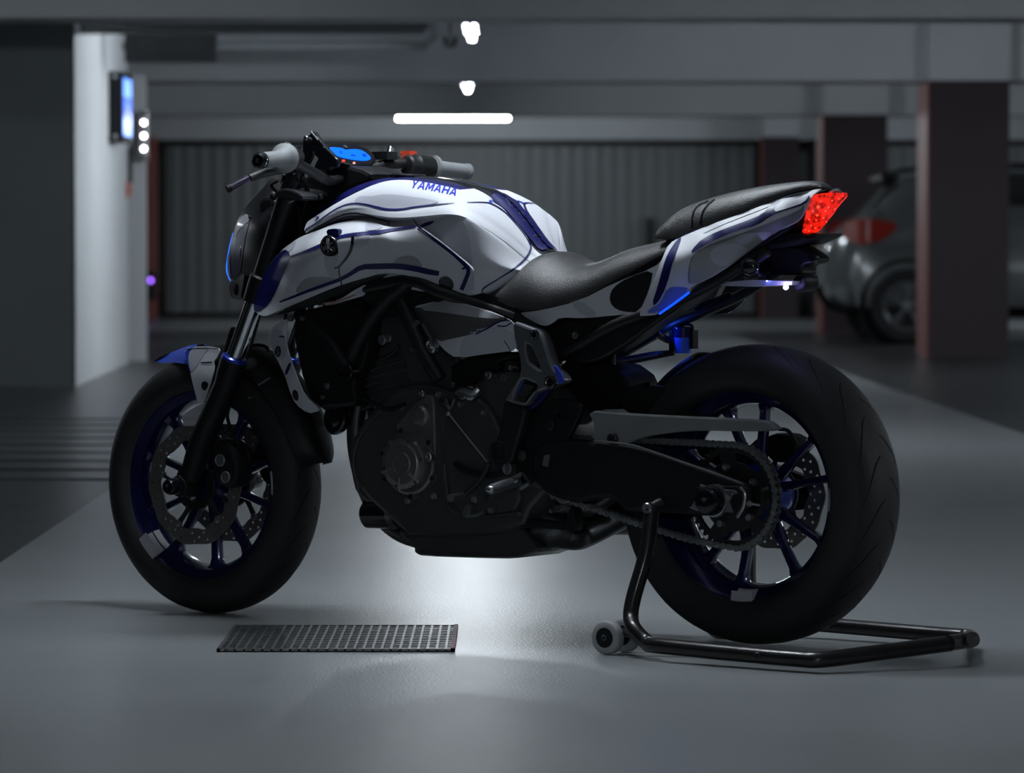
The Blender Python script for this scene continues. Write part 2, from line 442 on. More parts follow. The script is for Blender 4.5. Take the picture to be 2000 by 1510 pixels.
# anti-slip ribs rolled across the left bay
rb = MB(); y = 11.6
for k in range(9):
    yy = 11.55 + k * .5; box((-9, yy, 0), (-1.44, yy + .12, .006), FLOORD, rb)
struct(rb, 'trim_1')
ce = MB(); quad(-26, -14, 22, 60, HS, CONC, ce); ce.f = [f[::-1] for f in ce.f]; struct(ce, 'ceiling')
def beam(n, y, d=.45, x0=-26, x1=22): struct(box((x0, y, HB), (x1, y + d, HS), CONC), 'trim_%d' % n)
beam(2, 17.6); beam(3, 24.35, .5); beam(4, 30.7, .5); beam(5, 10.3); beam(14, 3.2)
# rear wall above the folding doors
struct(box((-26, 37.2, HB - .02), (22, 37.6, HS), CONC), 'wall_back')
# folding doors: vertical corrugated leaves
def folding(n, x0, x1, handle=None):
    mb = MB(); V = []; N = int((x1 - x0) / .0275); Fs = []
    for i in range(N + 1):
        x = x0 + (x1 - x0) * i / N; ph = i % 6; y = 37.30 + (.009 if ph in (0, 1) else (.0 if ph in (3, 4) else .005))
        V += [(x, y, .04), (x, y, HB - .06)]
    for i in range(N): Fs.append((2 * i, 2 * i + 2, 2 * i + 3, 2 * i + 1))
    mb.add(V, Fs, DOORM)
    o = struct(mb, 'door_%d' % n, 20)
    f = MB(); box((x0 - .07, 37.22, 0), (x0, 37.36, HB - .02), BLACK, f); box((x1, 37.22, 0), (x1 + .07, 37.36, HB - .02), BLACK, f)
    box((x0, 37.26, HB - .09), (x1, 37.4, HB - .02), BLACK, f); box((x0, 37.25, 0), (x1, 37.34, .07), BLACK, f)
    f.v = [Vector((p.x, p.y * KY, p.z)) for p in f.v]; f.build('door_frame', o)
    if handle: 
        h = MB(); box((handle - .03, 37.18, .83), (handle + .03, 37.28, 1.18), BLACK, h, .006); h.v = [Vector((p.x, p.y * KY, p.z)) for p in h.v]; h.build('door_handle', o)
folding(1, -4.06, 2.85, 1.61); folding(2, 3.55, 9.5)
# pillars on the right, pale cap above dark red paint
def pillar(n, px0, px1, y, d=.62, ch=0.):
    x0 = (px0 - 1000) / 6200 * y; x1 = (px1 - 1000) / 6200 * y
    mb = MB(); zt = HB
    box((x0, y, 0), (x1, y + d, zt), MAROON, mb)
    box((x0 - .003, y - .03, zt), (x1 + .003, y + d + .03, HS), CONC, mb)
    box((x0 - .012, y + .006, 0), (x0, y + d - .006, zt), REDST, mb)
    struct(mb, 'trim_%d' % n)
pillar(7, 1813, 1970, 24.3); pillar(8, 1608, 1732, 30.6); pillar(9, 1490, 1560, 36.85, .34)
# plate on the far pillar
t = MB(); box((2.98, 36.85 * KY - .02, 1.43), (3.24, 36.85 * KY - .002, 1.55), DGREY, t, .003)
tag(t.build('pillar_plate'), 'small grey plate on the farthest dark pillar, beside the folding door', 'sign')
# left: front face of the wall end with shade put into its colour, its white flank, white pier behind
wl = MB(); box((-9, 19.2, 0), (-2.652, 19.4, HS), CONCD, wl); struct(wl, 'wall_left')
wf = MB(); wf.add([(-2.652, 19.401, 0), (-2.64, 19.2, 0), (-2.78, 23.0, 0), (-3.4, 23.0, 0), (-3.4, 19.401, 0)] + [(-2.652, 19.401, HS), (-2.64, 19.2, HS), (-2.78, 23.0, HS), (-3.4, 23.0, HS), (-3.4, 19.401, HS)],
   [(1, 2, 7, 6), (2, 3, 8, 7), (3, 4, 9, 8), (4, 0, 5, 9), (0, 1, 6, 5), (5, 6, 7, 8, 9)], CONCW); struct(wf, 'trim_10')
struct(box((-3.3, 23.5, 0), (-2.715, 23.62, HB), CONCW), 'trim_11')
struct(box((-4.27, 36.9, 0), (-4.15, 37.19, HB), REDST), 'trim_12')
struct(box((-26, 24.3, 0), (-4.4, 24.5, HS), CONC), 'wall_side')
# far flanks and the wall behind the viewer
struct(box((14, -14, 0), (14.2, 60, HS), CONC), 'wall_right'); struct(box((-26, -9, 0), (22, -8.8, HS), CONC), 'wall_front')
PIPEM = concrete('grey_pipe_paint', (.14, .15, .155), (.17, .18, .185), .6, 3, .05)
# service pipes on the ceiling beyond the first beam, left part
for k, (yy, zz, r, x1, lab) in enumerate(((19.6, 2.2, .045, -.55, 'thick grey service pipe running under the ceiling, nearer the first beam'), (22.6, 2.27, .03, -.62, 'thin grey service pipe under the ceiling, behind the thick one'))):
    yy *= KY; p = MB(); tube([(-9, yy, zz), (x1, yy, zz), (x1 + .06, yy, zz + .06), (x1 + .07, yy, HS)], r, PIPEM, p, smooth=False); tag(p.build('service_pipe'), lab, 'pipe')
d = MB(); lathe((-.42, 21.6 * KY, HB + .13), (0, 0, 1), [(-.05, 1e-4), (-.045, .035), (-.01, .05), (.03, .055), (.03, 1e-4)], BLACK, 20, d); lathe((-.42, 21.6 * KY, HB + .16), (0, 0, 1), [(0, .012), (HS - HB - .16, .012)], BLACK, 10, d)
tag(d.build('smoke_detector'), 'small dark detector hanging from the ceiling left of the upper lamp', 'detector')

# ------------------------------------------------------------------ lamps
def lamp(x, y, z, along, label, L=1.2, tm=None):
    y *= KY
    e = empty('ceiling_lamp', (x, y, z), (0, 0, 0 if along == 'x' else math.pi / 2)); tag(e, label, 'lamp', 'fluorescent tube lamps in a row down the lane')
    h = MB(); box((-L / 2 - .03, -.04, .022), (L / 2 + .03, .04, .06), WHITE, h, .006)
    box((-L / 2 - .03, -.018, -.02), (-L / 2, .018, .022), WHITE, h); box((L / 2, -.018, -.02), (L / 2 + .03, .018, .022), WHITE, h)
    OFF_ = OFF[0]
    for s in (-1, 1): tube([(s * L * .35, 0, .06), (s * L * .35, 0, HS - z)], .006, DGREY, h, n=8)
    h.build('housing', e)
    t = MB(); tube([(-L / 2, 0, 0), (L / 2, 0, 0)], .019, tm or TUBEL, t, n=16); t.build('tube', e)
lamp(-.638, 34.4, 2.235, 'x', 'long lit tube lamp seen broadside above the folding doors', tm=TUBEW)
lamp(-.39, 27.7, 2.235, 'y', 'lit tube lamp seen end-on, the lower of the two round glows', tm=TUBEW)
lamp(-.267, 20.7, 2.235, 'y', 'lit tube lamp seen end-on, the upper and brighter round glow', tm=TUBEH)
lamp(-.2, 13.7, 2.235, 'y', 'tube lamp above the lane behind the motorcycle, over the top of the frame')
lamp(-.08, 7.0, 2.3, 'x', 'tube lamp on the ceiling straight above the motorcycle')
for yy, nm in ((7.0, 'level with the motorcycle'), (14.0, 'before the first pillar'), (21.2, 'between first and second pillar'), (27.6, 'above the parked car'), (34.2, 'before the folding doors')):  # unseen row, added to brighten the beams and bays
    lamp(7.2, yy, 2.3, 'y', 'added unseen tube lamp above the right-hand bays, ' + nm)
for yy, nm in ((14.0, 'before the dark wall'),):  # unseen lamp, added for light on the left side
    lamp(-7.2, yy, 2.3, 'y', 'added unseen tube lamp above the left-hand bays, ' + nm)

lamp(.3, -3.0, 2.3, 'x', 'added fill tube lamp on the ceiling, unseen behind the viewer', tm=TUBEH)  # added out of view to brighten the engine side
# ------------------------------------------------------------------ sign board, lit display, small fittings on the left
def W(px, py, Y): return ((px - 1000) / 6200 * Y, Y * KY, CAM_H + (480 - py) / 6200 * Y)
e = empty('hanging_sign', W(335, 63, 21)); tag(e, 'long black sign board hanging from the ceiling by the white wall', 'sign')
OFF[0] = Vector(W(335, 63, 21)); a = W(245, 63, 21); c = W(425, 122, 21)
box((a[0], a[1], c[2]), (c[0], a[1] + .06, a[2]), mat('sign_black', (.006, .007, .008), .5), bev=.004).build('board', e)
tv, tf_ = text_mesh('PIETONS'); t = MB(); mt = mat('sign_letters', (.022, .026, .03), .5)
t.add([(a[0] + .1 + v[0] * (c[0] - a[0] - .2), a[1] - .002, c[2] + .075 + v[1] * .085) for v in tv], tf_, mt)
t.build('lettering', e, label='dim grey lettering')
for x in (a[0] + .08, c[0] - .08): k = MB(); tube([(x, a[1] + .03, a[2]), (x, a[1] + .03, HS)], .006, DGREY, k, n=8); k.build('hanger_rod', e)
OFF[0] = Vector((0, 0, 0))
DY = 21.5 * KY
e = empty('display_box', (-2.70, DY, 1.56)); tag(e, 'black box on the white wall with a glowing blue display', 'display')
OFF[0] = Vector((-2.70, DY, 1.56)); box((-2.735, DY - .05, 1.56), (-2.628, DY + .62, 2.03), BLACK, bev=.006).build('case', e)
DISPL = emis('blue_display', (.01, .12, 1.), 1.3); DISP2 = emis('pale_display', (.08, .28, 1.), 1.7)
t = MB(); 
for (z0, z1, mm) in ((1.6, 1.72, DISP2), (1.73, 1.76, DISPL), (1.77, 1.85, DISPL), (1.86, 1.99, DISP2)): box((-2.6279, DY, z0), (-2.624, DY + .56, z1), mm, t)
t.build('screen', e)
for zz in (1.995, 1.59): t = MB(); cyl((-2.675, DY - .05, zz), (0, -1, 0), .016, .008, CHROME, mb=t); t.build('corner_screw', e)
OFF[0] = Vector((0, 0, 0))
BULB = emis('white_bulb', (1., .95, 1.), 22.)
e = empty('indicator_lamps', W(279, 270, 23.4)); tag(e, 'upright strip of small white lamps on the pale pier', 'lamp')
OFF[0] = Vector(W(279, 270, 23.4)); x_, y_, z_ = W(279, 270, 23.4)
box((x_ - .03, y_ + .012, z_ - .16), (x_ + .03, y_ + .14, z_ + .2), ALU, bev=.004).build('backplate', e)
for py in (240, 266, 291): q = W(282, py, 23.4); ball(q, .014, BULB).build('bulb', e)
OFF[0] = Vector((0, 0, 0))
q = W(247, 371, 22.9); e = empty('alarm_point', q); tag(e, 'orange-red fitting below a dark conduit on the white wall', 'fitting'); OFF[0] = Vector(q)
ball((q[0] + .0, q[1], q[2]), .05, mat('orange_red_paint', (.55, .08, .03), .45), sc3=(.75, .8, 1.25)).build('body', e)
t = MB(); tube([(q[0] + .03, q[1], q[2] + .05), (q[0] + .03, q[1], q[2] + .3)], .017, BLACK, t); t.build('conduit', e); OFF[0] = Vector((0, 0, 0))
q = W(291, 557, 36.7); e = empty('call_box', q); tag(e, 'grey wall box with a purple light on the red post', 'box'); OFF[0] = Vector(q)
box((q[0] - .055, q[1] + .02, q[2] - .16), (q[0] + .06, q[1] + .27, q[2] + .16), DGREY, bev=.006).build('case', e)
ball((q[0] + .02, q[1] + .015, q[2] + .055), .022, emis('purple_light', (.35, .12, 1.), 5.)).build('light', e); OFF[0] = Vector((0, 0, 0))

# ------------------------------------------------------------------ drain grate
gx0, gx1, gy0, gy1 = -.62, -.12, 6.645 * KY, 7.07 * KY
e = empty('drain_grate', ((gx0 + gx1) / 2, (gy0 + gy1) / 2, 0)); tag(e, 'rectangular steel drain grate set in the pale floor', 'drain'); OFF[0] = Vector(((gx0 + gx1) / 2, (gy0 + gy1) / 2, 0))
g = MB(); box((gx0, gy0, .0005), (gx1, gy1, .0025), GROOVE, g); g.build('pit', e)
g = MB(); t_ = .006; GR = mat('galvanised_grate', (.16, .165, .17), .38, metal=.7)
box((gx0, gy0, .002), (gx1, gy0 + .007, .007), GR, g); box((gx0, gy1 - .007, .002), (gx1, gy1, .007), GR, g); box((gx0, gy0, .002), (gx0 + .007, gy1, .007), GR, g)
g.build('frame', e)
g = MB(); box((gx1 - .009, gy0, .002), (gx1, gy1, .009), mat('rust_red_edge', (.12, .015, .015), .5), g); g.build('edge_strip', e)
g = MB()
for i in range(1, 26): x = gx0 + (gx1 - gx0) * i / 26; box((x - .0025, gy0, .003), (x + .0025, gy1, .0065), GR, g)
for i in range(1, 14): y = gy0 + (gy1 - gy0) * i / 14; box((gx0, y - .006, .003), (gx1, y + .006, .0055), GR, g)
g.build('bars', e); OFF[0] = Vector((0, 0, 0))
# ------------------------------------------------------------------ parked car behind the right-hand pillars
CX0, CYC, CHW = 2.72, 27.45 * KY + .88, .87
OFF[0] = Vector((CX0 + 2.05, CYC, 0))
car = empty('car', OFF[0]); tag(car, 'silver compact SUV parked behind the right-hand pillars, tail towards the lane', 'car')
PAINT = mat('silver_car_paint', (.17, .185, .19), .2, metal=.4, coat=1.); GLASS = mat('dark_car_glass', (.008, .009, .01), .06, coat=1.)
cs = [(0, .50, .74, .40), (.03, .40, .84, .62), (.10, .32, .93, .76), (.2, .26, 1.02, .84), (.33, .24, 1.13, .87), (.5, .24, 1.33, .88), (.64, .24, 1.455, .88), (.9, .24, 1.50, .885), (1.3, .24, 1.52, .89), (1.8, .24, 1.52, .89), (2.3, .24, 1.49, .89), (2.7, .24, 1.36, .885), (3.05, .24, 1.10, .88), (3.4, .24, 1.02, .87), (3.8, .25, .93, .83), (4.0, .3, .82, .72), (4.1, .42, .68, .5)]
cs2 = catmull(cs, 3)
def section(s):
    x, zb, zt, w = s; b = min(.96, zt - .1); q = [(w * .86, zb), (w * .97, zb + .08), (w, zb + (b - zb) * .42), (w * .985, zb + (b - zb) * .72), (w * .955, b)]
    up = zt - b; k = .80 if up > .3 else .9
    q += [(w * (.955 - (.955 - k) * .5), b + up * .42), (w * k, b + up * .8), (w * (k - .12), b + up * .96), (w * .35, zt), (0, zt)]
    return [(CX0 + x, CYC - y, z) for y, z in q] + [(CX0 + x, CYC + y, z) for y, z in q[-2::-1]]
S_ = [section(s) for s in cs2]; K = len(S_[0]); V = [p for r in S_ for p in r]
body = MB(); win = {'side': [], 'rear': [], 'side2': []}; Fs = []
body.add(V, [], PAINT)
for i in range(len(S_) - 1):
    x = cs2[i][0]
    for j in range(K - 1):
        f = (i * K + j, i * K + j + 1, (i + 1) * K + j + 1, (i + 1) * K + j); zc = sum(V[a][2] for a in f) / 4; m_ = PAINT
        if j in (5, 6) or j in (K - 7, K - 8):
            if .78 < x < 2.75: m_ = GLASS
        if zc > 1.06 and 4 < j < K - 6 and (x < .62 or 2.45 < x < 3.0) and not (j in (5, K - 7)): m_ = GLASS
        if zc < .42: m_ = BLACK
        body.f.append(f); body.m.append(body.mi(m_))
body.f.append(tuple(range(K))); body.m.append(body.mi(PAINT)); body.f.append(tuple((len(S_) - 1) * K + j for j in range(K - 1, -1, -1))); body.m.append(0)
body.f = [f[::-1] for f in body.f]
body.build('body', car, 40)
RED = mat('car_tail_red', (.28, .02, .012), .12, coat=1., emit=(.5, .03, .01), es=.03)
for s in (-1, 1):
    tl_ = MB(); pts = [(.17, 1.06), (.22, 1.09), (.42, 1.085), (.60, 1.05), (.58, .97), (.44, .885), (.30, .86), (.16, .90), (.13, .98)]
    y = lambda a: CYC + s * (.70 + .185 * min(1, (a / .34)) ** .5)
    vs, fs, _ = cdt(chaikin(pts, 2), (), .05)
    tl_.add([(CX0 + p[0], y(p[0]), p[1]) for p in vs] + [(CX0 + p[0] + .02, y(p[0]) - s * .06, p[1]) for p in vs], fs + [tuple(len(vs) + i for i in f[::-1]) for f in fs], RED)
    tl_.build('tail_lamp', car)
    for xw in (.70, 3.30):
        c_ = Vector((CX0 + xw, CYC + s * .78, .33)); ax = (0, s, 0)
        lathe(c_ + Vector((0, s * .045, 0)), ax, [(0, .41), (.068, .415), (.068, .40), (.0, .33)], BLACK, 40, closed=True).build('wheel_arch_trim', car)
        w_ = lathe(c_, ax, [(-.1, .21), (-.1, .30), (-.07, .328), (.09, .328), (.115, .30), (.118, .25), (.105, .215), (.04, .20), (.03, .05)], RUBBER, 40); 
        wo = w_.build('wheel', car)
        r_ = MB(); lathe(c_, ax, [(.09, .195), (.112, .215), (.112, .205), (.09, .18)], ALU, 40, r_, closed=True); lathe(c_, ax, [(.05, .05), (.1, .05), (.105, .03), (.105, 1e-5)], ALU, 20, r_)
        for k in range(5):
            for dd in (-.13, .13):
                g = 2 * math.pi * k / 5 + .3; a = c_ + Vector((math.cos(g) * .04, s * .095, math.sin(g) * .04)); b = c_ + Vector((math.cos(g + dd) * .2, s * .098, math.sin(g + dd) * .2)); tube([a, b], [.016, .02], ALU, r_, 8)
        r_.build('alloy_rim', wo)
t = MB(); tube([(CX0 + .62, CYC - .62, 1.50), (CX0 + 1.2, CYC - .66, 1.56), (CX0 + 2.3, CYC - .66, 1.54)], .018, BLACK, t); t.build('roof_rail', car)
t = MB(); tube([(CX0 + .62, CYC + .62, 1.50), (CX0 + 1.2, CYC + .66, 1.56), (CX0 + 2.3, CYC + .66, 1.54)], .018, BLACK, t); t.build('roof_rail', car)
box((CX0 + .5, CYC - .55, 1.43), (CX0 + .66, CYC + .55, 1.47), BLACK, bev=.01).build('roof_spoiler', car)
OFF[0] = Vector((0, 0, 0))
# ================================================================== THE MOTORCYCLE
def bike_root():
    o = empty('motorcycle'); o.matrix_world = B; return o
BK = bike_root(); tag(BK, 'white and navy naked motorcycle with blue-black wheels, propped on a rear stand', 'motorcycle')
RC = Vector((-.753, 0, .331)); FC = Vector((.753, 0, .300)); KU = 1.07
Y1 = Vector((0, 1, 0))
def tyre(C, R, hw, mw, groove):
    half = [(mw * .78, .2185), (mw * .97, .232), (mw * 1.0, .246 + (R - .3) * .3), (mw * .985, .262 + (R - .3) * .5), (mw * .9, R - .024), (mw * .74, R - .0125), (mw * .52, R - .0052), (mw * .26, R - .0012)]
    prof = half + [(0, R)] + [(-a, b) for a, b in half[::-1]]
    mb = lathe(C, Y1, prof, RUBBER, 128, cap=False)
    n = 22
    for k in range(n):          # curved rain grooves on both shoulders
        for s in (-1, 1):
            g0 = 2 * math.pi * (k + (.5 if s < 0 else 0)) / n; pts = []
            for j in range(8):
                t = j / 7; a = mw * (.12 + .72 * t) * s; r = np.interp(abs(a), [0, mw * .26, mw * .52, mw * .74, mw * .9], [R, R - .0012, R - .0052, R - .0125, R - .024])
                g = g0 + .26 * t * t + .08 * t; pts.append((C + Vector((math.cos(g) * r, a, math.sin(g) * r)), Vector((-math.sin(g), 0, math.cos(g))), Vector((math.cos(g), 0, math.sin(g))), .0035 * math.sin(math.pi * min(1, max(.12, t)))))
            V = []; 
            for p, tt, nn, ww in pts: V += [p + tt * (ww + .0006) + nn * .0004, p - tt * (ww + .0006) + nn * .0004]
            mb.add(V, [(2 * i, 2 * i + 1, 2 * i + 3, 2 * i + 2) for i in range(7)], GROOVE)
    return mb
def rim(C, w, phase, spread, hubr, hubw):
    mb = lathe(C, Y1, [(w, .229), (w, .224), (w - .012, .217), (w * .62, .198), (w * .3, .190), (-w * .3, .190), (-w * .62, .198), (-w + .012, .217), (-w, .224), (-w, .229), (-w + .008, .226), (-w * .5, .212), (w * .5, .212), (w - .008, .226)], RIM, 96, closed=True)
    lathe(C, Y1, [(-hubw, .02), (-hubw, hubr * .8), (-hubw * .5, hubr), (hubw * .5, hubr), (hubw, hubr * .8), (hubw, .02)], RIM, 40, mb)
    for k in range(5):
        for s in (-1, 1):
            g1 = math.radians(phase + 72 * k + s * spread); g0 = math.radians(phase + 72 * k + s * spread * .62)
            a = C + Vector((math.cos(g0), 0, math.sin(g0))) * hubr * .85; b = C + Vector((math.cos(g1), 0, math.sin(g1))) * .196
            d = (b - a).normalized(); q = Vector((-d.z, 0, d.x)); V = []
            for t, ww, hh in ((0, .012, .021), (.5, .0078, .015), (.85, .0085, .016), (.95, .014, .02), (1, .024, .026)):
                p = a + (b - a) * t
                for (x, y) in ((-1, -.55), (-.55, -1), (.55, -1), (1, -.55), (1, .55), (.55, 1), (-.55, 1), (-1, .55)): V.append(p + q * ww * x + Y1 * hh * y)
            Fs = []
            for i in range(4):
                for j in range(8): Fs.append((i * 8 + j, i * 8 + (j + 1) % 8, i * 8 + 8 + (j + 1) % 8, i * 8 + 8 + j))
            mb.add(V, Fs, RIM)
    return mb
def wave_disc(C, v, R, r0, waves, rows, m, t=.0045, phase=0, arms=5):
    out = []; N = waves * 16
    for i in range(N):
        g = 2 * math.pi * i / N; out.append((C.x + (R - .0045 * (.5 - .5 * math.cos(waves * g + phase))) * math.cos(g), C.z + (R - .0045 * (.5 - .5 * math.cos(waves * g + phase))) * math.sin(g)))
    inn = []
    for i in range(120):
        g = 2 * math.pi * i / 120; rr = r0 + .004 * max(-.5, math.cos(arms * 2 * g)); inn.append((C.x + rr * math.cos(g), C.z + rr * math.sin(g)))
    holes = [inn]
    for j in range(waves * 2):
        for q, rr in enumerate(rows):
            g = 2 * math.pi * (j + q * .42) / (waves * 2) + phase / waves
            holes.append([(C.x + rr * math.cos(g) + .0034 * math.cos(2 * math.pi * k / 8), C.z + rr * math.sin(g) + .0034 * math.sin(2 * math.pi * k / 8)) for k in range(8)])
    mb = uzplate(out, v, v - t if v > 0 else v + t, m, 0, holes)
    return mb
def carrier(C, v, r0, r1, n, m, hub, ph=0):
    """spider that holds a disc: hub ring plus curved arms with buttons"""
    mb = lathe(C, Y1, [(v - .004, hub - .02), (v - .004, hub), (v + .004, hub), (v + .004, hub - .02)], m, 40, closed=True)
    for k in range(n):
        g = 2 * math.pi * k / n + ph; a = C + Vector((math.cos(g - .22) * (hub - .006), v, math.sin(g - .22) * (hub - .006))); b = C + Vector((math.cos(g) * r1, v, math.sin(g) * r1))
        tube([a, (a + b) / 2, b], [.008, .0055, .007], m, mb, 8, 3, flat=.6)
        cyl(b - Y1 * .005, Y1, .0085, .011, STEEL, 14, mb=mb)
    return mb
# ---- rear wheel
rw = rim(RC, .072, 153, 14.5, .052, .055).build('rear_wheel', BK)
tyre(RC, .3155, 0, .09, 22).build('tyre', rw, 50)
wave_disc(RC, -.07, .1225, .078, 10, (.088, .098, .109), DISC).build('brake_disc', rw)
carrier(RC, -.07, .05, .08, 5, BLACK, .052, .3).build('disc_carrier', rw)
mb = lathe(RC, Y1, [(.0725, .2), (.0728, .2285), (.0735, .2285), (.0735, .2)], TAPE, 8, a0=math.radians(262), a1=math.radians(276))
lathe(RC, Y1, [(.0735, .2285), (.062, .2135), (.045, .197)], TAPE, 8, mb, a0=math.radians(262), a1=math.radians(276)); mb.build('rim_tape', rw, label='silver tape at the bottom of the rear rim')
lathe(RC, Y1, [(.0735, .2285), (.0735, .222), (.062, .2135), (.045, .197)], TAPE, 8, a0=math.radians(-6) + math.pi, a1=math.radians(7) + math.pi).build('rim_tape', rw, label='silver tape at the back of the rear rim')
# sprocket with teeth and slots
def sprocket(C, v, r, n, m, slots=5):
    out = []
    for i in range(n * 4):
        g = 2 * math.pi * i / (n * 4); rr = r + (.0035, .0035, -.004, -.004)[i % 4]; out.append((C.x + rr * math.cos(g), C.z + rr * math.sin(g)))
    hs = [[(C.x + .03 * math.cos(2 * math.pi * k / 24), C.z + .03 * math.sin(2 * math.pi * k / 24)) for k in range(24)]]
    for s in range(slots):
        g0 = 2 * math.pi * s / slots + .35; q = []
        for k in range(9): g = g0 + .85 * k / 8; q.append((C.x + .092 * math.cos(g), C.z + .092 * math.sin(g)))
        for k in range(9): g = g0 + .85 * (1 - k / 8); q.append((C.x + .073 * math.cos(g), C.z + .073 * math.sin(g)))
        hs.append(q)
    return uzplate(out, v + .004, v - .004, m, .001, hs)
CV = .1
sp = sprocket(RC, CV, .1065, 43, mat('sprocket_steel', (.05, .05, .052), .4, metal=.8)).build('sprocket', rw)
mb = MB()
for k in range(5): g = 2 * math.pi * k / 5 + .1; bolt(RC + Vector((.062 * math.cos(g), CV + .004, .062 * math.sin(g))), .0085, .01, STEEL).build('sprocket_nut', rw)
lathe(RC, Y1, [(.05, .03), (.05, .058), (CV + .003, .055), (CV + .004, .03)], BLACK, 40).build('sprocket_carrier', rw)
# ---- chain
def chain():
    c = []
    def k(px, py): q = P(px, py, CV); return (q.x, q.z)
    up = [k(1085, 854), k(1150, 857), k(1260, 861), k(1360, 865)]
    a0, a1 = math.radians(84), math.radians(262); rr = .1085
    arc = [(RC.x + rr * math.cos(a0 + (a1 - a0) * i / 26), RC.z + rr * math.sin(a0 + (a1 - a0) * i / 26)) for i in range(27)]
    lo = [k(1350, 1054), k(1290, 1036), k(1240, 1020), k(1190, 1003), k(1130, 983), k(1080, 967)]
    FSP = P(1066, 908, CV); r2 = .046
    b0, b1 = math.radians(-100), math.radians(82)
    far = [(FSP.x + r2 * math.cos(b0 + (b1 - b0) * i / 10), FSP.z + r2 * math.sin(b0 + (b1 - b0) * i / 10)) for i in range(11)]
    path = up + arc + lo + far; path = [Vector(p) for p in path]; L = [0]
    for i in range(1, len(path) + 1): L.append(L[-1] + (path[i % len(path)] - path[i - 1]).length)
    n = int(round(L[-1] / .0159)); n -= n % 2; pts = []
    for j in range(n):
        s = L[-1] * j / n; i = max(q for q in range(len(path)) if L[q] <= s); t = (s - L[i]) / max(1e-9, L[i + 1] - L[i]); pts.append(path[i].lerp(path[(i + 1) % len(path)], t))
    mb = MB()
    for j in range(n):
        a, b = pts[j], pts[(j + 1) % n]; d = (b - a).normalized(); q = Vector((-d.y, d.x)); o = []
        for i in range(9): g = math.pi * (.62 + 0.76 * i / 8); o.append(a + (d * math.cos(g) + q * math.sin(g)) * .0078)
        o.append((a + b) / 2 - q * .0040)
        for i in range(9): g = math.pi * (-.38 + .76 * i / 8); o.append(b + (d * math.cos(g) + q * math.sin(g)) * .0078)
        o.append((a + b) / 2 + q * .0040)
        o = [tuple(p) for p in o]; vv = .0105 if j % 2 else .0085
        for s in (1, -1): uzplate(o, CV + s * vv, CV + s * (vv - .0018), CHAINM, .0004, mb=mb)
        cyl(Vector((a.x, CV - .0115, a.y)), Y1, .0028, .023, CHAINM, 8, .0004, mb)
    return mb
chain().build('drive_chain', BK, 30)
FSP = P(1066, 908, CV); sprocket(FSP, CV, .0435, 16, DISC, 0).build('drive_sprocket', BK)
# ---- swingarm
def sw(v0, v1, mb=None):
    return plate([(1060, 858), (1110, 858), (1200, 866), (1252, 875), (1330, 902), (1400, 926), (1446, 944), (1456, 950), (1458, 985), (1450, 1010), (1380, 1009), (1300, 1003), (1262, 1000), (1215, 1000), (1198, 974), (1165, 973), (1120, 985), (1060, 965), (1035, 930), (1035, 880)], v0, v1, BLACK, .010, ch=2, mb=mb)
mb = sw(.145, .112)
right = mb.mirrored(); sa = mb.build('swingarm', BK, 40); right.build('swingarm', BK, 40)
plate([(1062, 880), (1200, 890), (1225, 940), (1190, 968), (1120, 975), (1050, 950)], .11, -.11, BLACK, .006).build('swingarm_bridge', BK)
mb = MB(); pts = [P(x, y, .1455) for x, y in ((1160, 861), (1225, 868), (1262, 878), (1330, 902), (1400, 926), (1452, 946))]
tube(pts, .0022, ALU, mb, 8); mb.build('swingarm_edge_highlight', sa, label='highlight along the upper edge of the swingarm, built as a bright rod')  # edge highlight imitated by a thin bright rod
# axle adjuster plate
plate([(1368, 948), (1448, 950), (1462, 952), (1466, 968), (1456, 1005), (1440, 1014), (1428, 1010), (1380, 1005), (1345, 990), (1352, 955)], .152, .143, BLACK, .002, ch=1).build('axle_plate', BK)
plate([(1366, 946), (1378, 950), (1390, 968), (1376, 982), (1386, 1006), (1372, 1002), (1345, 992), (1350, 988), (1362, 968), (1368, 958)], .16, .15, STEEL, .002, ch=0).build('axle_adjuster', BK)
mb = plate([(1412, 956), (1436, 958), (1440, 964), (1430, 966), (1424, 980), (1430, 996), (1432, 1002), (1408, 999), (1416, 986)], .158, .15, ALU, .0015, ch=0); mb.build('axle_adjuster', BK)
mb = MB(); tube([P(1446, 952, .153), P(1455, 965, .153), P(1452, 990, .153), P(1440, 1010, .153)], [.004, .0045, .0045, .0055], STEEL, mb, 10); tube([P(1455, 982, .15), P(1484, 987, .15)], .0025, STEEL, mb, 8); bolt(P(1464, 984, .15), .006, .004, STEEL, mb); mb.build('chain_adjuster', BK)
c = P(1396, 978, .155); lathe(c, Y1, [(-.01, .034), (.01, .034), (.0105, .031), (.008, .030)], STEEL, 40).build('axle_ring', BK)
lathe(c, Y1, [(0, .030), (.03, .029), (.038, .024), (.0405, .012), (.040, .004), (.037, 1e-5)], GLOSS, 40).build('axle_slider', BK, label='round black axle slider')
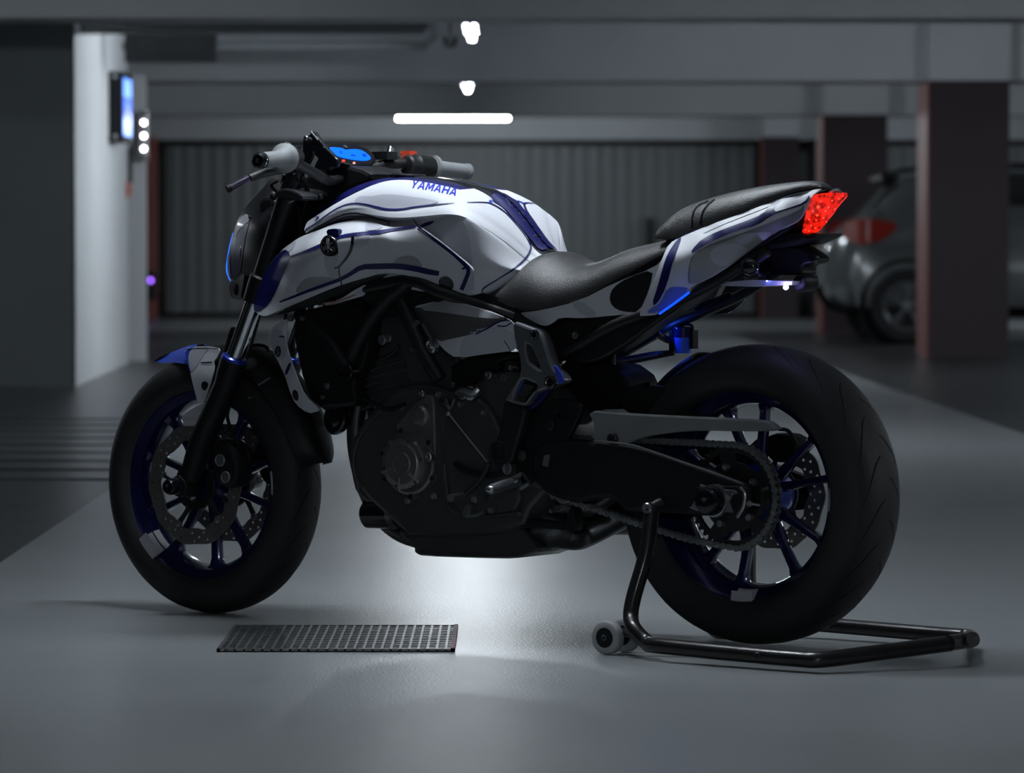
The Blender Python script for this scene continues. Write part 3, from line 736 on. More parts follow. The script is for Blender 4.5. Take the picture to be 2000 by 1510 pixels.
# chain guard, hugger
mb = plate([(1146, 801), (1200, 806), (1260, 810), (1400, 816), (1494, 821), (1508, 828), (1521, 842), (1450, 843), (1372, 841), (1300, 846), (1255, 854), (1225, 868), (1197, 879), (1172, 872), (1150, 850), (1162, 835)], .135, .115, mat('guard_grey', (.17, .175, .18), .42), .004, ch=1); cg = mb.build('chain_guard', BK)
mb = MB(); bolt(P(1197, 857, .136), .013, .006, DGREY, mb); mb.build('guard_bolt', cg)
def arch(C, stations, m, t=.003, n=14, wfun=None, drop=.04):
    """mudguard following a wheel: stations of (angle deg, radius at crown, half width)"""
    st = catmull([(a, r, hw) for a, r, hw in stations], 6); V = []; Fs = []; K = n + 1
    for side in (0, 1):
        for a, r, hw in st:
            for j in range(K):
                s = -1 + 2 * j / n; rr = r - drop * abs(s) ** 3.2 - side * t; g = math.radians(a)
                V.append(C + Vector((math.cos(g) * rr, hw * s * (1 if not side else .95), math.sin(g) * rr)))
    L = len(st); o = L * K
    for i in range(L - 1):
        for j in range(n):
            q = (i * K + j, i * K + j + 1, (i + 1) * K + j + 1, (i + 1) * K + j); Fs.append(q); Fs.append(tuple(x + o for x in q[::-1]))
        for j in (0, n): Fs.append((i * K + j, (i + 1) * K + j, o + (i + 1) * K + j, o + i * K + j) )
    for i in (0, L - 1):
        for j in range(n): Fs.append((i * K + j, i * K + j + 1, o + i * K + j + 1, o + i * K + j))
    return MB().add(V, Fs, m)
arch(RC, [(12, .325, .07), (30, .33, .075), (48, .332, .075), (64, .33, .07)], BLACK).build('rear_hugger', BK)
plate([(1215, 765), (1258, 744), (1255, 756), (1270, 752), (1300, 756), (1320, 800), (1385, 815), (1300, 830), (1210, 805)], .085, .06, BLACK, .003).build('hugger_side', BK)
mb = plate([(1325, 800), (1345, 790), (1400, 812), (1372, 820), (1310, 818)], -.02, -.05, DGREY, .003); mb.build('caliper_bracket', BK)
plate([(1505, 845), (1545, 850), (1560, 875), (1530, 905), (1500, 900), (1490, 865)], -.045, -.1, BLACK, .006).build('rear_caliper', BK)
mb = MB(); tube([P(1520, 838, -.03), P(1540, 842, -.04), P(1556, 866, -.05)], .004, BLACK, mb, 8); mb.build('rear_brake_hose', BK)
c = P(1535, 968, -.01); 
mb = MB(); lathe(RC + Vector((0, 0, 0)), Y1, [(-.062, .025), (-.062, .05), (-.02, .064), (.03, .062), (.045, .05), (.05, .02)], BLUERIM, 32, mb); mb.build('hub', rw, label='blue wheel hub')

# ---- engine and centre
def W2(): return
mb = plate([(690, 842), (760, 760), (830, 745), (900, 770), (960, 720), (1060, 730), (1110, 800), (1110, 930), (1040, 985), (1020, 1040), (800, 1050), (776, 1030), (700, 960), (676, 900)], .105, -.13, ENG, .012); eng = mb.build('engine', BK, 40)
plate([(676, 884), (696, 846), (716, 822), (760, 815), (760, 990), (720, 990), (692, 965), (684, 930)], .07, -.06, ENG, .012).build('exhaust_shield', BK)
plate([(615, 640), (720, 560), (860, 585), (905, 700), (880, 780), (760, 830), (720, 790), (640, 770)], .085, -.11, ENG, .01).build('cylinder_head', eng)
# finned cylinder plates
mb = MB()
for k in range(7):
    a = P(735 + k * 3, 720 + k * 13, .0); b = P(835 + k * 3, 690 + k * 13, 0)
    d = (b - a).normalized(); q = Vector((-d.z, 0, d.x)) * .002
    uzplate([(a.x - q.x, a.z - q.z), (b.x - q.x, b.z - q.z), (b.x + q.x, b.z + q.z), (a.x + q.x, a.z + q.z)], .094, -.12, ENG, 0, mb=mb)
mb.build('cooling_fins', eng)
plate([(858, 790), (930, 770), (960, 800), (985, 860), (1010, 900), (1020, 1000), (960, 1010), (880, 1010), (868, 900)], .118, .1, ENG, .008).build('sprocket_cover', eng)
plate([(770, 1030), (860, 1010), (1010, 1020), (1040, 1055), (1054, 1077), (1020, 1085), (1004, 1092), (940, 1091), (819, 1087), (806, 1081), (806, 1070), (783, 1055)], .05, -.11, ENG, .012).build('oil_pan', eng)
mb = plate([(905, 1026), (925, 1020), (985, 1025), (1040, 1033), (1043, 1040), (960, 1035)], .13, .12, BLACK, .002)
# alternator cover
c = P(795, 905, .128); n_ = Vector((0, 1, 0))
ac = lathe(c, n_, [(-.04, .072), (-.012, .072), (-.006, .070), (-.004, .064), (.012, .060), (.018, .056), (.019, .046), (.022, .043), (.022, .026), (.024, .024), (.024, .0225), (.021, .021), (.021, 1e-5)], COVER, 56).build('alternator_cover', eng, 40)
mb = MB()
for g in (200, 262, 318, 128): 
    g = math.radians(g); a = c + Vector((-math.cos(g) * .030, .0215, math.sin(g) * .030)); b = c + Vector((-math.cos(g) * .060, .014, math.sin(g) * .060)); tube([a, b], [.0035, .005], COVER, n=8).build('cover_rib', ac)
for g in (15, 75, 140, 205, 265, 330): 
    g = math.radians(g); q = c + Vector((math.cos(g) * .074, -.008, math.sin(g) * .074)); mb = MB(); lathe(q, n_, [(-.02, .010), (.0, .010), (.003, .008)], COVER, 14, mb); bolt(q + Y1 * .003, .006, .005, DGREY, mb); mb.build('cover_bolt', ac)
mb = plate([(768, 838), (785, 812), (822, 775), (838, 768), (849, 778), (850, 830), (852, 900), (840, 880), (800, 850)], .122, .08, COVER, .006); mb.build('starter_gear_cover', eng)
c2 = P(823, 812, .122); lathe(c2, n_, [(-.01, .024), (.006, .023), (.012, .018), (.013, .012), (.0125, 1e-5)], COVER, 32).build('gear_boss', eng)
mb = MB()
for (x, y, v, r) in ((787, 797, .11, .007), (825, 769, .125, .008), (858, 770, .11, .008), (905, 770, .12, .012), (920, 768, .125, .016), (812, 935, .14, .006), (838, 893, .135, .011), (849, 969, .12, .008), (797, 978, .12, .008), (945, 806, .12, .007), (900, 790, .12, .007), (955, 732, .1, .01), (986, 737, .1, .009), (1000, 718, .1, .008), (1115, 1000, .09, .006), (1078, 998, .12, .005), (1017, 1004, .12, .005), (960, 997, .13, .007), (928, 975, .14, .008)): bolt(P(x, y, v), r, .007, STEEL).build('engine_bolt', eng)
# hoses, casting edges and small fittings round the engine
def part_tube(name, pts, r, m, par=None, n=10):
    mb = MB(); tube([P(*p) for p in pts], r, m, mb, n); return mb.build(name, par or BK)
part_tube('coolant_hose', [(1000, 905, .12), (975, 925, .128), (940, 928, .13), (905, 918, .128), (890, 905, .12)], .0065, BLACK)
part_tube('wiring_loom', [(705, 775, .11), (735, 790, .115), (760, 800, .115), (790, 790, .115)], .005, BLACK)
part_tube('casting_edge', [(868, 905, .122), (872, 950, .122), (884, 1000, .122), (955, 1008, .122), (1015, 1000, .122)], .003, ENG, eng)
part_tube('casting_edge', [(700, 955, .108), (690, 900, .108), (705, 850, .108), (745, 800, .108)], .0035, ENG, eng)
part_tube('clutch_arm', [(892, 768, .125), (905, 762, .13), (925, 768, .13), (936, 760, .125)], [.006, .008, .010, .008], STEEL, eng)
part_tube('stand_spring', [(905, 1000, .13), (912, 1008, .13), (930, 1006, .13), (946, 1000, .13)], .004, STEEL)
plate([(908, 985), (918, 988), (916, 1008), (906, 1012), (902, 1000)], .135, .12, ALU, .002).build('stand_bracket', BK)
plate([(1085, 972), (1098, 966), (1110, 968), (1118, 975), (1108, 984), (1092, 985)], .125, .115, STEEL, .002).build('chain_guide', BK)
mb = MB()
for k in range(5): a = P(835 + 0 * k, 770, .1)
for k in range(6):
    g = .2 + k * 1.05; q = c + Vector((-math.cos(g) * .052, .0165, math.sin(g) * .052)); bolt(q, .0032, .003, DGREY).build('cover_screw', ac)
# oil filter
a = P(765, 1004, .06); d = (P(735, 1007, .06) - a).normalized()
ax = Vector((.55, .0, -.05)).normalized()
f0 = P(778, 1003, .05); f1 = f0 + Vector((.075, .0, -.004))
lathe(f0, (f1 - f0), [(-.01, .03), (.012, .034), (.012, .0345), (.085, .032), (.092, .026), (.092, 1e-5)], GLOSS, 36).build('oil_filter', BK)
lathe(f0, (f1 - f0), [(-.004, .0335), (.012, .036), (.013, .034)], ALU, 36).build('filter_ring', BK)
# front exhaust headers
for s, u0 in ((.02, 0), (-.05, -.01)):
    mb = MB(); tube([(.24, s, .56), (.30, s, .5), (.312, s, .40), (.27, s, .28), (.20, s * .8, .215), (.1, s * .6, .195), (0, s * .4, .2)], .021, EXH, mb); mb.build('exhaust_header', BK)
# collector bulb and link pipes
mb = MB(); a = P(1000, 1045, -.02); b = P(1048, 1040, -.0); c = P(1082, 1030, .0); d = P(1120, 1045, -.02); e = P(1150, 1040, -.05); f = P(1215, 1008, -.09); g = P(1270, 985, -.14)
tube([a, b, c, d], [.03, .035, .05, .036], EXH, mb, 24); tube([c, d, e, f, g], [.04, .034, .030, .029, .03], EXH, mb, 20); mb.build('exhaust_collector', BK)
mb = MB(); tube([P(1075, 1010, .01), P(1100, 985, 0), P(1150, 990, -.03), P(1200, 965, -.06)], [.024, .026, .022, .02], EXH, mb, 16); mb.build('exhaust_pipe', BK)
mb = plate([(1118, 985), (1124, 1010), (1122, 1038), (1110, 1036), (1000, 1028), (905, 1016), (905, 1008), (1020, 1012), (1105, 1024), (1108, 1000)], .1, .07, BLACK, .002); mb.build('side_stand', BK)
# right silencer end
mb = MB(); tube([(-.2, -.1, .25), (-.34, -.13, .27), (-.42, -.14, .30), (-.46, -.145, .32)], [.03, .05, .055, .045], EXH, mb, 24); mb.build('silencer', BK)
# radiator and its side covers
plate([(565, 625), (600, 600), (720, 590), (720, 700), (690, 745), (700, 790), (672, 795), (635, 797), (628, 802), (596, 770)], .13, -.13, BLACK, .008).build('radiator', BK)
RCV = [(561, 622), (548, 628), (534, 636), (527, 650), (524, 659), (530, 680), (545, 710), (557, 735), (565, 762), (577, 790), (602, 808), (618, 804), (625, 800), (594, 772), (582, 743), (565, 698), (556, 659)]
def radcover():
    mb = panel(RCV, [(561, 622, .15), (524, 659, .125), (557, 735, .13), (577, 790, .13), (625, 800, .155), (582, 743, .155), (556, 659, .155), (565, 762, .14)], WHITE, .004, 7)
    bv = bvh_of(mb)
    decal(mb, bv, [(543, 674), (549, 678), (550, 690), (545, 699), (538, 694), (536, 684)], BLACK, 4)
    decal(mb, bv, [(576, 760), (583, 766), (584, 780), (579, 784), (572, 776), (571, 765)], BLACK, 4)
    decal(mb, bv, [(566, 706), (570, 712), (560, 735), (556, 728)], NAVY, 5)
    decal(mb, bv, [(536, 640), (556, 650), (563, 690), (550, 706), (532, 680), (527, 660)], CAMO, 6)
    for k in ((556, 659), ): line(mb, bv, [(546, 657), (557, 658)], 3, BLACK)
    return mb
mb = radcover(); r_ = mb.mirrored(); mb.build('radiator_cover', BK); r_.build('radiator_cover', BK)
# horn
c = P(657, 815, .05); ax = Vector((.25, 1, .1))
lathe(c, ax, [(-.015, .02), (-.012, .036), (-.004, .040), (.004, .040), (.008, .036), (.006, .022), (.012, .012), (.012, 1e-5)], GLOSS, 36).build('horn', BK)
mb = MB(); tube([P(652, 770, .04), P(660, 800, .04)], .007, BLACK, mb, 10); tube([P(690, 800, .03), P(700, 780, .0), P(712, 740, 0)], .014, BLACK, mb); tube([P(664, 815, .03), P(700, 812, .02), P(712, 830, .0)], .008, BLACK, mb, 10); mb.build('horn_bracket', BK)
# frame tubes
def ftube(name, pts, r, both=True, m=None):
    mb = MB(); tube([P(x, y, v) for x, y, v in pts], r, m or FRAMEM, mb, 16)
    rr = mb.mirrored(); mb.build(name, BK)
    if both: rr.build(name, BK)
ftube('frame_tube', [(800, 548, .155), (752, 590, .15), (715, 640, .14), (685, 700, .13)], .017)
ftube('frame_tube', [(585, 612, .11), (640, 665, .13), (668, 705, .14), (680, 722, .145)], .017)
ftube('frame_tube', [(560, 590, .07), (700, 565, .14), (800, 548, .16), (860, 570, .165), (940, 596, .145), (1010, 618, .14)], .014)
ftube('frame_tube', [(770, 560, .14), (800, 620, .14), (830, 690, .13), (860, 740, .12)], .015)
c = P(677, 727, .15); lathe(c, Y1, [(-.03, .019), (.004, .019), (.006, .0175), (.005, .015), (-.004, .0145), (-.004, 1e-5)], GLOSS, 32).build('engine_mount_plug', BK)
mb = MB()
for (x, y, v, r) in ((567, 622, .15, .007), (590, 622, .14, .005), (640, 754, .13, .007), (632, 776, .13, .005), (748, 664, .14, .011), (760, 661, .14, .008), (806, 683, .12, .005), (810, 636, .145, .006), (815, 630, .145, .005)): bolt(P(x, y, v), r, .006, ALU).build('frame_bolt', BK)
mb = MB(); tube([P(747, 663, .125), P(756, 660, .13), P(766, 662, .125)], .008, ALU, mb, 10); tube([P(745, 700, .11), P(768, 690, .12), P(780, 676, .12)], .005, DGREY, mb, 8); mb.build('hose_clamps', BK)
lathe(P(842, 676, .14), (.3, 1, -.2), [(-.01, .016), (.002, .016), (.004, .012), (.002, .008), (.006, .004), (.006, 1e-5)], STEEL, 24).build('throttle_valve_cap', BK)
mb = MB(); tube([P(826, 634, .14), P(838, 655, .145), P(845, 668, .145)], .0035, ALU, mb, 8); tube([P(805, 628, .135), P(812, 640, .14), P(828, 665, .14)], .003, DGREY, mb, 8); mb.build('throttle_cable', BK)
plate([(858, 770), (905, 700), (1010, 690), (1020, 790), (1000, 900), (900, 900), (862, 850)], .07, -.1, ENG, .008).build('air_box', BK)
# wide black strip under the tank
mb = panel([(740, 538), (775, 536), (812, 545), (836, 553), (855, 572), (905, 578), (945, 570), (1000, 592), (1010, 612), (1060, 640), (1000, 630), (931, 604), (858, 586), (800, 600), (760, 620), (690, 570), (700, 552)], [(740, 538, .15), (855, 572, .155), (1060, 640, .15), (931, 604, .155), (760, 620, .13), (690, 570, .15), (945, 570, .15)], BLACK, .006, 12)
r_ = mb.mirrored(); mb.build('under_tank_trim', BK); r_.build('under_tank_trim', BK)
# shift linkage and foot rest
mb = MB(); a = P(868, 785, .135); ball(a, .012, DGREY, mb, (1.2, .7, 1)); ball(P(876, 808, .135), .006, STEEL, mb); tube([P(876, 808, .135), P(953, 905, .14)], .0028, STEEL, mb, 10); tube([P(868, 785, .135), P(882, 800, .135)], .005, ALU, mb, 8); tube([P(888, 780, .12), P(880, 800, .13)], .004, ALU, mb, 8); mb.build('shift_rod', BK)
mb = MB(); tube([P(955, 905, .145), P(948, 920, .145), P(935, 940, .15), P(912, 962, .155), P(905, 968, .16)], [.006, .006, .006, .007, .006], DGREY, mb, 10)
tube([P(905, 969, .155), P(880, 973, .22)], .0085, ALU, mb, 14); mb.build('shift_lever', BK)
fp = MB(); a = P(1012, 940, .15); b = P(958, 957, .24); tube([a, a.lerp(b, .5), b], [.012, .0135, .012], ALU, fp, 14, flat=.75); ball(b, .0125, STEEL, fp, (1, .8, .8)); fp.build('foot_peg', BK)
mb = MB(); pts = [P(x, y, .165) for x, y in ((1002, 935), (1020, 926), (1034, 945), (1017, 955))]; tube(pts[:2], .005, ALU, mb, 8); tube(pts[2:], .005, ALU, mb, 8); tube([pts[1], pts[2]], .004, BLACK, mb, 8); tube([P(990, 952, .175), P(1012, 938, .17)], .004, STEEL, mb, 8); mb.build('peg_bracket', BK)
ad = MB()
tube([P(995, 1, .1), P(995, 1, .1)], .001, ALU, ad) if 0 else None
lathe(P(976, 884, .155), Y1, [(-.02, .027), (.004, .027), (.006, .024), (.003, .021), (.003, .017), (.008, .015), (.008, .009), (.004, .007), (.004, 1e-5)], BLACK, 36).build('pivot_cap', BK)
lathe(P(994, 915, .15), Y1, [(-.02, .013), (.008, .013), (.010, .009), (.006, .006), (.006, 1e-5)], ALU, 20).build('peg_bolt', BK)
lathe(P(1022, 890, .15), Y1, [(-.02, .012), (.006, .012), (.008, .007), (.010, .004), (.010, 1e-5)], DGREY, 20).build('heel_bolt', BK)
# frame side plate (aluminium)
FP = [(1000, 627), (1022, 634), (1052, 646), (1061, 662), (1070, 690), (1080, 720), (1094, 730), (1101, 741), (1099, 748), (1087, 752), (1073, 758), (1058, 764), (1047, 768), (1036, 782), (1028, 794), (1008, 790), (984, 783), (988, 776), (1003, 752), (1017, 729), (1013, 694), (1008, 681), (1003, 660)]
mb = plate(FP, .165, .135, ALU, .006, holes=[[(1026, 672), (1036, 676), (1052, 712), (1055, 724), (1040, 712), (1032, 706)], [(1019, 741), (1032, 744), (1050, 752), (1042, 768), (1028, 788), (1014, 785), (1002, 782), (1008, 762)]], ch=1)
mb.build('side_frame_plate', BK, label='satin aluminium frame plate')
plate([(984, 780), (1006, 790), (1030, 792), (1022, 830), (1010, 870), (1000, 905), (985, 915), (962, 900), (962, 870), (975, 840), (980, 800)], .160, .13, FRAMEM, .008).build('pivot_bracket', BK)
mb = plate([(1018, 741), (1050, 752), (1028, 790), (1001, 783)], .15, .145, BLACK, 0, ch=0); fpb = mb.build('plate_recess', BK)
mb = MB()
for k in range(12):
    t = k / 11; a = P(1022 - 15 * t, 751 + 30 * t, .158); b = P(1043 - 20 * t, 755 + 30 * t, .158); tube([a, b], .0009, STEEL, mb, 6)
mb.build('mesh_badge', BK)
plate([(1016, 745), (1021, 748), (1003, 782), (996, 779)], .159, .15, BLUEP, 0, ch=0).build('blue_insert', BK)
mb = MB(); 
for x, y, r in ((1044, 654, .010), (1075, 747, .013)): lathe(P(x, y, .165), Y1, [(-.002, r * 1.15), (.003, r * 1.1), (.005, r * .8), (.003, r * .6), (.003, 1e-5)], GLOSS, 24).build('plate_bolt', BK)
plate([(1080, 712), (1088, 716), (1101, 740), (1098, 750), (1090, 750), (1086, 735)], .168, .164, BLUEP, .001, ch=1).build('blue_edge', BK)
plate([(1047, 768), (1075, 760), (1060, 780), (1040, 800), (1028, 800)], .15, .14, NAVY, .003).build('plate_lower_trim', BK)  # navy trim below the frame plate
# heel guard
plate([(1040, 800), (1075, 780), (1110, 778), (1135, 790), (1137, 800), (1115, 850), (1090, 880), (1050, 930), (1015, 960), (1000, 930), (1020, 880)], .14, .128, BLACK, .004, holes=[[(1085, 806), (1092, 806), (1092, 815), (1085, 815)]]).build('heel_guard', BK)
mb = MB()
for (x, y, r) in ((1075, 830, .012), (1085, 800, .003), (1092, 806, .003), (1100, 798, .003), (1104, 808, .003), (1090, 816, .003), (1098, 820, .003), (1080, 815, .003)): bolt(P(x, y, .14), r, .004, DGREY).build('guard_bolt', BK)
t_ = plate([(1063, 889), (1074, 888), (1070, 912), (1059, 909)], .147, .1455, mat('data_label', (.12, .12, .13), .5), 0, ch=0); t_.build('data_label', BK)
plate([(1140, 880), (1150, 880), (1150, 890), (1140, 890)], .11, .1, BLACK, 0) if 0 else None
# side cover under the seat (painted)
SC_ = [(800, 601), (858, 583), (895, 590), (931, 600), (970, 613), (1004, 629), (1012, 650), (1012, 684), (960, 690), (891, 700), (872, 688), (858, 673), (838, 652), (815, 628)]
mb = panel(SC_, [(800, 601, .13), (858, 583, .150), (931, 600, .160), (1004, 629, .160), (1012, 684, .145), (891, 700, .135), (858, 673, .13), (815, 628, .12), (900, 640, .165), (960, 650, .165), (890, 615, .172), (940, 625, .172), (880, 660, .15)], WHITE, .004, 8)
bv = bvh_of(mb)
decal(mb, bv, [(802, 602), (820, 600), (880, 605), (940, 612), (985, 618), (1002, 627), (980, 628), (965, 632), (945, 644), (915, 655), (880, 662), (856, 668), (815, 630)], SHADEF, 8)  # dark sweep, deepened to paint in the shade of the tank
decal(mb, bv, [(812, 604), (858, 586), (900, 593), (960, 612), (985, 622), (940, 622), (880, 612)], CAMO2, 5, 1, .0014)
line(mb, bv, [(1000, 621), (975, 628), (955, 640), (930, 652)], 3, NAVY, .0024); line(mb, bv, [(1000, 630), (988, 638), (972, 636)], 2.5, NAVY, .0024)
decal(mb, bv, [(898, 697), (898, 680), (905, 660), (925, 644), (955, 638), (985, 640), (1003, 650), (1011, 664), (1011, 683), (960, 689)], CAMO, 8)
line(mb, bv, [(985, 665), (998, 684)], 1.6, BLACK)
r_ = mb.mirrored(); mb.build('side_cover', BK); r_.build('side_cover', BK)
plate([(880, 700), (1012, 684), (1018, 700), (985, 705), (972, 708), (978, 716), (960, 740), (880, 760)], .09, -.1, BLACK, .006).build('throttle_body_cover', BK)
# subframe side: black panel with lock
SB = [(1012, 624), (1060, 648), (1075, 640), (1092, 622), (1140, 621), (1238, 611), (1262, 617), (1284, 615), (1345, 570), (1395, 530), (1440, 505), (1400, 545), (1290, 625), (1200, 690), (1150, 712), (1094, 706), (1080, 690), (1068, 665)]
plate(SB, .10, .08, FRAMEM, .006).build('subframe', BK)
ftube('subframe_tube', [(1072, 712, .11), (1120, 680, .115), (1200, 635, .115), (1260, 612, .11), (1360, 570, .10), (1500, 490, .08)], .012)
plate([(1200, 640), (1300, 560), (1400, 505), (1490, 470), (1500, 484), (1440, 540), (1395, 574), (1347, 607), (1301, 641), (1257, 670), (1210, 700), (1180, 715), (1165, 700)], -.05, .07, BLACK, .01).build('under_tail_tray', BK)
c = P(1123, 655, .101); lathe(c, Y1, [(-.002, .008), (.001, .0078), (.0015, .006), (.0005, .004), (.0005, 1e-5)], STEEL, 20).build('seat_lock', BK)
plate([(1095, 706), (1130, 700), (1215, 720), (1240, 780), (1215, 800), (1140, 800), (1110, 770), (1085, 740)], .05, -.06, BLACK, .008).build('rear_inner_guard', BK)
plate([(1180, 745), (1200, 735), (1235, 775), (1255, 800), (1200, 800)], .0, -.05, NAVY, .01).build('shock_spring_cover', BK)
mb = MB(); tube([P(1196, 690, .02), P(1198, 720, .02), P(1212, 728, .02), P(1216, 745, .02), P(1205, 760, .02)], .008, BLACK, mb, 10); mb.build('breather_hose', BK)
# seat-side panel (light grey) with intake
SP_ = [(1007, 612), (1053, 607), (1129, 589), (1205, 550), (1278, 523), (1300, 500), (1285, 545), (1262, 590), (1246, 612), (1200, 616), (1140, 622), (1092, 620), (1078, 632), (1063, 638), (1040, 628)]
mb = panel(SP_, [(1007, 612, .14), (1129, 589, .145), (1278, 523, .13), (1300, 500, .125), (1246, 612, .13), (1092, 620, .135), (1063, 638, .135), (1180, 600, .145)], WHITE, .004, 9)
bv = bvh_of(mb)
decal(mb, bv, [(1190, 580), (1198, 561), (1225, 543), (1277, 525), (1270, 560), (1251, 610), (1215, 609), (1195, 598)], BLACK, 8)
decal(mb, bv, [(1113, 594), (1136, 586), (1172, 617), (1144, 620)], CAMO, 8)
r_ = mb.mirrored(); mb.build('seat_side_panel', BK); r_.build('seat_side_panel', BK)

# ---- lofted bodies
def loft(stations, m, n=20, sub=5, e1=2., e2=2., bottom=.3, mb=None):
    """stations (u, z top, z lower edge, half width[, crown exponent]); closed body, symmetric"""
    st = catmull(stations, sub); V = []; Fs = []; ring = 2 * n + 1
    for s in st:
        u, zt, zb, hw = s[:4]; q = []
        for j in range(ring):
            a = math.pi * j / (ring - 1); cy = math.cos(a); sy = math.sin(a)
            y = hw * (abs(cy) ** (2 / e1)) * (1 if cy > 0 else -1); z = zb + (zt - zb) * sy ** (2 / e2); q.append((u, y, z))
        q += [(u, -hw * .75, zb - (zt - zb) * bottom * .6), (u, 0, zb - (zt - zb) * bottom), (u, hw * .75, zb - (zt - zb) * bottom * .6)]
        V += q
    K = ring + 3; L = len(st)
    for i in range(L - 1):
        for j in range(K): Fs.append((i * K + j, i * K + (j + 1) % K, (i + 1) * K + (j + 1) % K, (i + 1) * K + j))
    Fs.append(tuple(range(K))); Fs.append(tuple((L - 1) * K + j for j in range(K - 1, -1, -1)))
    mb = mb or MB(); mb.add(V, Fs, m); return mb
def tz(px, py, v): q = P(px, py, v); return q.x, q.z
# rider seat: silhouette points on the centre plane, lower edge at the side
top = [(1058, 497), (1075, 487), (1100, 490), (1130, 506), (1160, 514), (1200, 506), (1250, 484), (1305, 471), (1335, 462)]
low = [(925, 572, .150), (1000, 604, .152), (1053, 606, .150), (1129, 588, .135), (1205, 549, .115), (1291, 503, .1), (1340, 480, .09)]
tu = sorted([tz(x, y, 0) for x, y in top]); lu = sorted([tz(*p) + (p[2],) for p in low])
def ip(x, tab, k): return float(np.interp(x, [t[0] for t in tab], [t[k] for t in tab]))
st = []
for u0 in (-.135, -.15, -.175, -.205, -.235, -.27, -.31, -.36, -.42, -.48, -.54, -.58):
    u = u0 * KU
    zb = ip(u, lu, 1); hw = ip(u, lu, 2); zt = ip(u, tu, 1)
    if u0 > -.235: zt = zb + (zt - zb) * {-.135: .25, -.15: .42, -.175: .68, -.205: .93}.get(u0, 1)
    if u0 > -.2: hw *= {-.135: .93, -.15: .97}.get(u0, 1)
    st.append((u, zt, zb + .004, hw))
loft(st, SEAT, 22, 4, 2.3, 2.1, .12).build('rider_seat', BK, 60)
# pillion pad
top = [(1322, 450), (1332, 427), (1350, 407), (1383, 392), (1430, 378), (1482, 366), (1540, 357), (1581, 353), (1604, 356), (1614, 362)]
low = [(1318, 467, .095), (1383, 438, .1), (1449, 416, .092), (1508, 390, .068), (1560, 372, .045), (1606, 366, .02), (1616, 366, .01)]
tu = sorted([tz(x, y, .0) for x, y in top]); lu = sorted([tz(*p) + (p[2],) for p in low])
st = []
for u0 in (-.515, -.53, -.55, -.575, -.61, -.66, -.72, -.78, -.82, -.845, -.855):
    u = u0 * 1.072
    zb = ip(u, lu, 1); zt = max(zb + .004, ip(u, tu, 1)); hw = ip(u, lu, 2); st.append((u, zt, zb, hw))
ps = loft(st, SEAT, 22, 4, 2.6, 2.2, .1)
pso = ps.build('pillion_seat', BK, 60)
bv = bvh_of(ps); mb = MB(); decal(mb, bv, stroke([(1352, 447), (1352, 420), (1362, 402), (1384, 393)], 2.2), GLOSS, 4, 0, .0012)
decal(mb, bv, stroke([(1368, 440), (1371, 418), (1380, 402), (1396, 390)], 2.6), GLOSS, 4, 0, .0012); mb.build('seam', pso)
# tail fairing
TF = [(1307, 475), (1330, 463), (1383, 440), (1449, 417), (1508, 393), (1531, 383), (1570, 374), (1607, 367), (1598, 374), (1585, 383), (1574, 410), (1562, 431), (1540, 442), (1515, 452), (1465, 488), (1403, 535), (1345, 562), (1350, 568), (1318, 592), (1284, 615), (1262, 617), (1246, 617), (1262, 580), (1280, 540), (1295, 500)]
mb = panel(TF, [(1307, 475, .112), (1330, 463, .104), (1383, 440, .096), (1449, 417, .09), (1508, 393, .064), (1531, 383, .054), (1570, 374, .034), (1607, 367, .018), (1585, 383, .045), (1570, 398, .052), (1562, 431, .046), (1515, 452, .072), (1372, 470, .132), (1412, 452, .126), (1465, 488, .09), (1403, 535, .11), (1345, 562, .12), (1284, 615, .14), (1246, 617, .14), (1280, 540, .145), (1340, 490, .142), (1345, 540, .132), (1400, 480, .130), (1470, 442, .114), (1530, 410, .082), (1310, 580, .14), (1500, 418, .096), (1320, 500, .146)], WHITE, .004, 7)
bv = bvh_of(mb)
decal(mb, bv, [(1350, 490), (1372, 466), (1412, 448), (1455, 433), (1490, 419), (1510, 395), (1540, 384), (1572, 378), (1585, 385), (1573, 400), (1530, 412), (1505, 422), (1480, 440), (1440, 450), (1400, 467), (1372, 482), (1352, 495)], NAVY, 7)
decal(mb, bv, [(1506, 417), (1530, 390), (1560, 382), (1583, 379), (1571, 396), (1545, 405)], WHITE, 6, 1, .0014)
decal(mb, bv, [(1380, 447), (1449, 420), (1506, 400), (1500, 405), (1440, 428), (1400, 444), (1372, 458)], WHITE, 6, 1, .0011)
decal(mb, bv, [(1352, 496), (1400, 471), (1470, 448), (1560, 412), (1572, 398), (1570, 415), (1560, 430), (1530, 444), (1465, 486), (1403, 533), (1345, 560), (1343, 530)], mat('tail_grey_film', (.19, .185, .21), .45), 8, 1, .001)
decal(mb, bv, [(1350, 500), (1385, 482), (1430, 468), (1455, 455), (1500, 452), (1512, 452), (1465, 486), (1440, 505), (1400, 533), (1365, 550), (1346, 556)], CAMO2, 8, 1, .0014)
decal(mb, bv, [(1384, 500), (1392, 486), (1415, 476), (1440, 475), (1456, 483), (1462, 488), (1430, 510), (1412, 521), (1395, 514)], CAMO, 6, 1, .0019)
decal(mb, bv, [(1323, 468), (1333, 463), (1318, 500), (1302, 560), (1285, 593), (1273, 597), (1285, 560), (1296, 520), (1305, 495)], NAVY, 6, 1, .0012)
decal(mb, bv, stroke([(1308, 473), (1345, 455), (1400, 431), (1450, 414), (1505, 391)], 4.0), BLUEP, 4, 0, .0012)
decal(mb, bv, stroke([(1286, 613), (1318, 591), (1348, 567)], 5.5), BLUEP, 4, 0, .0012)
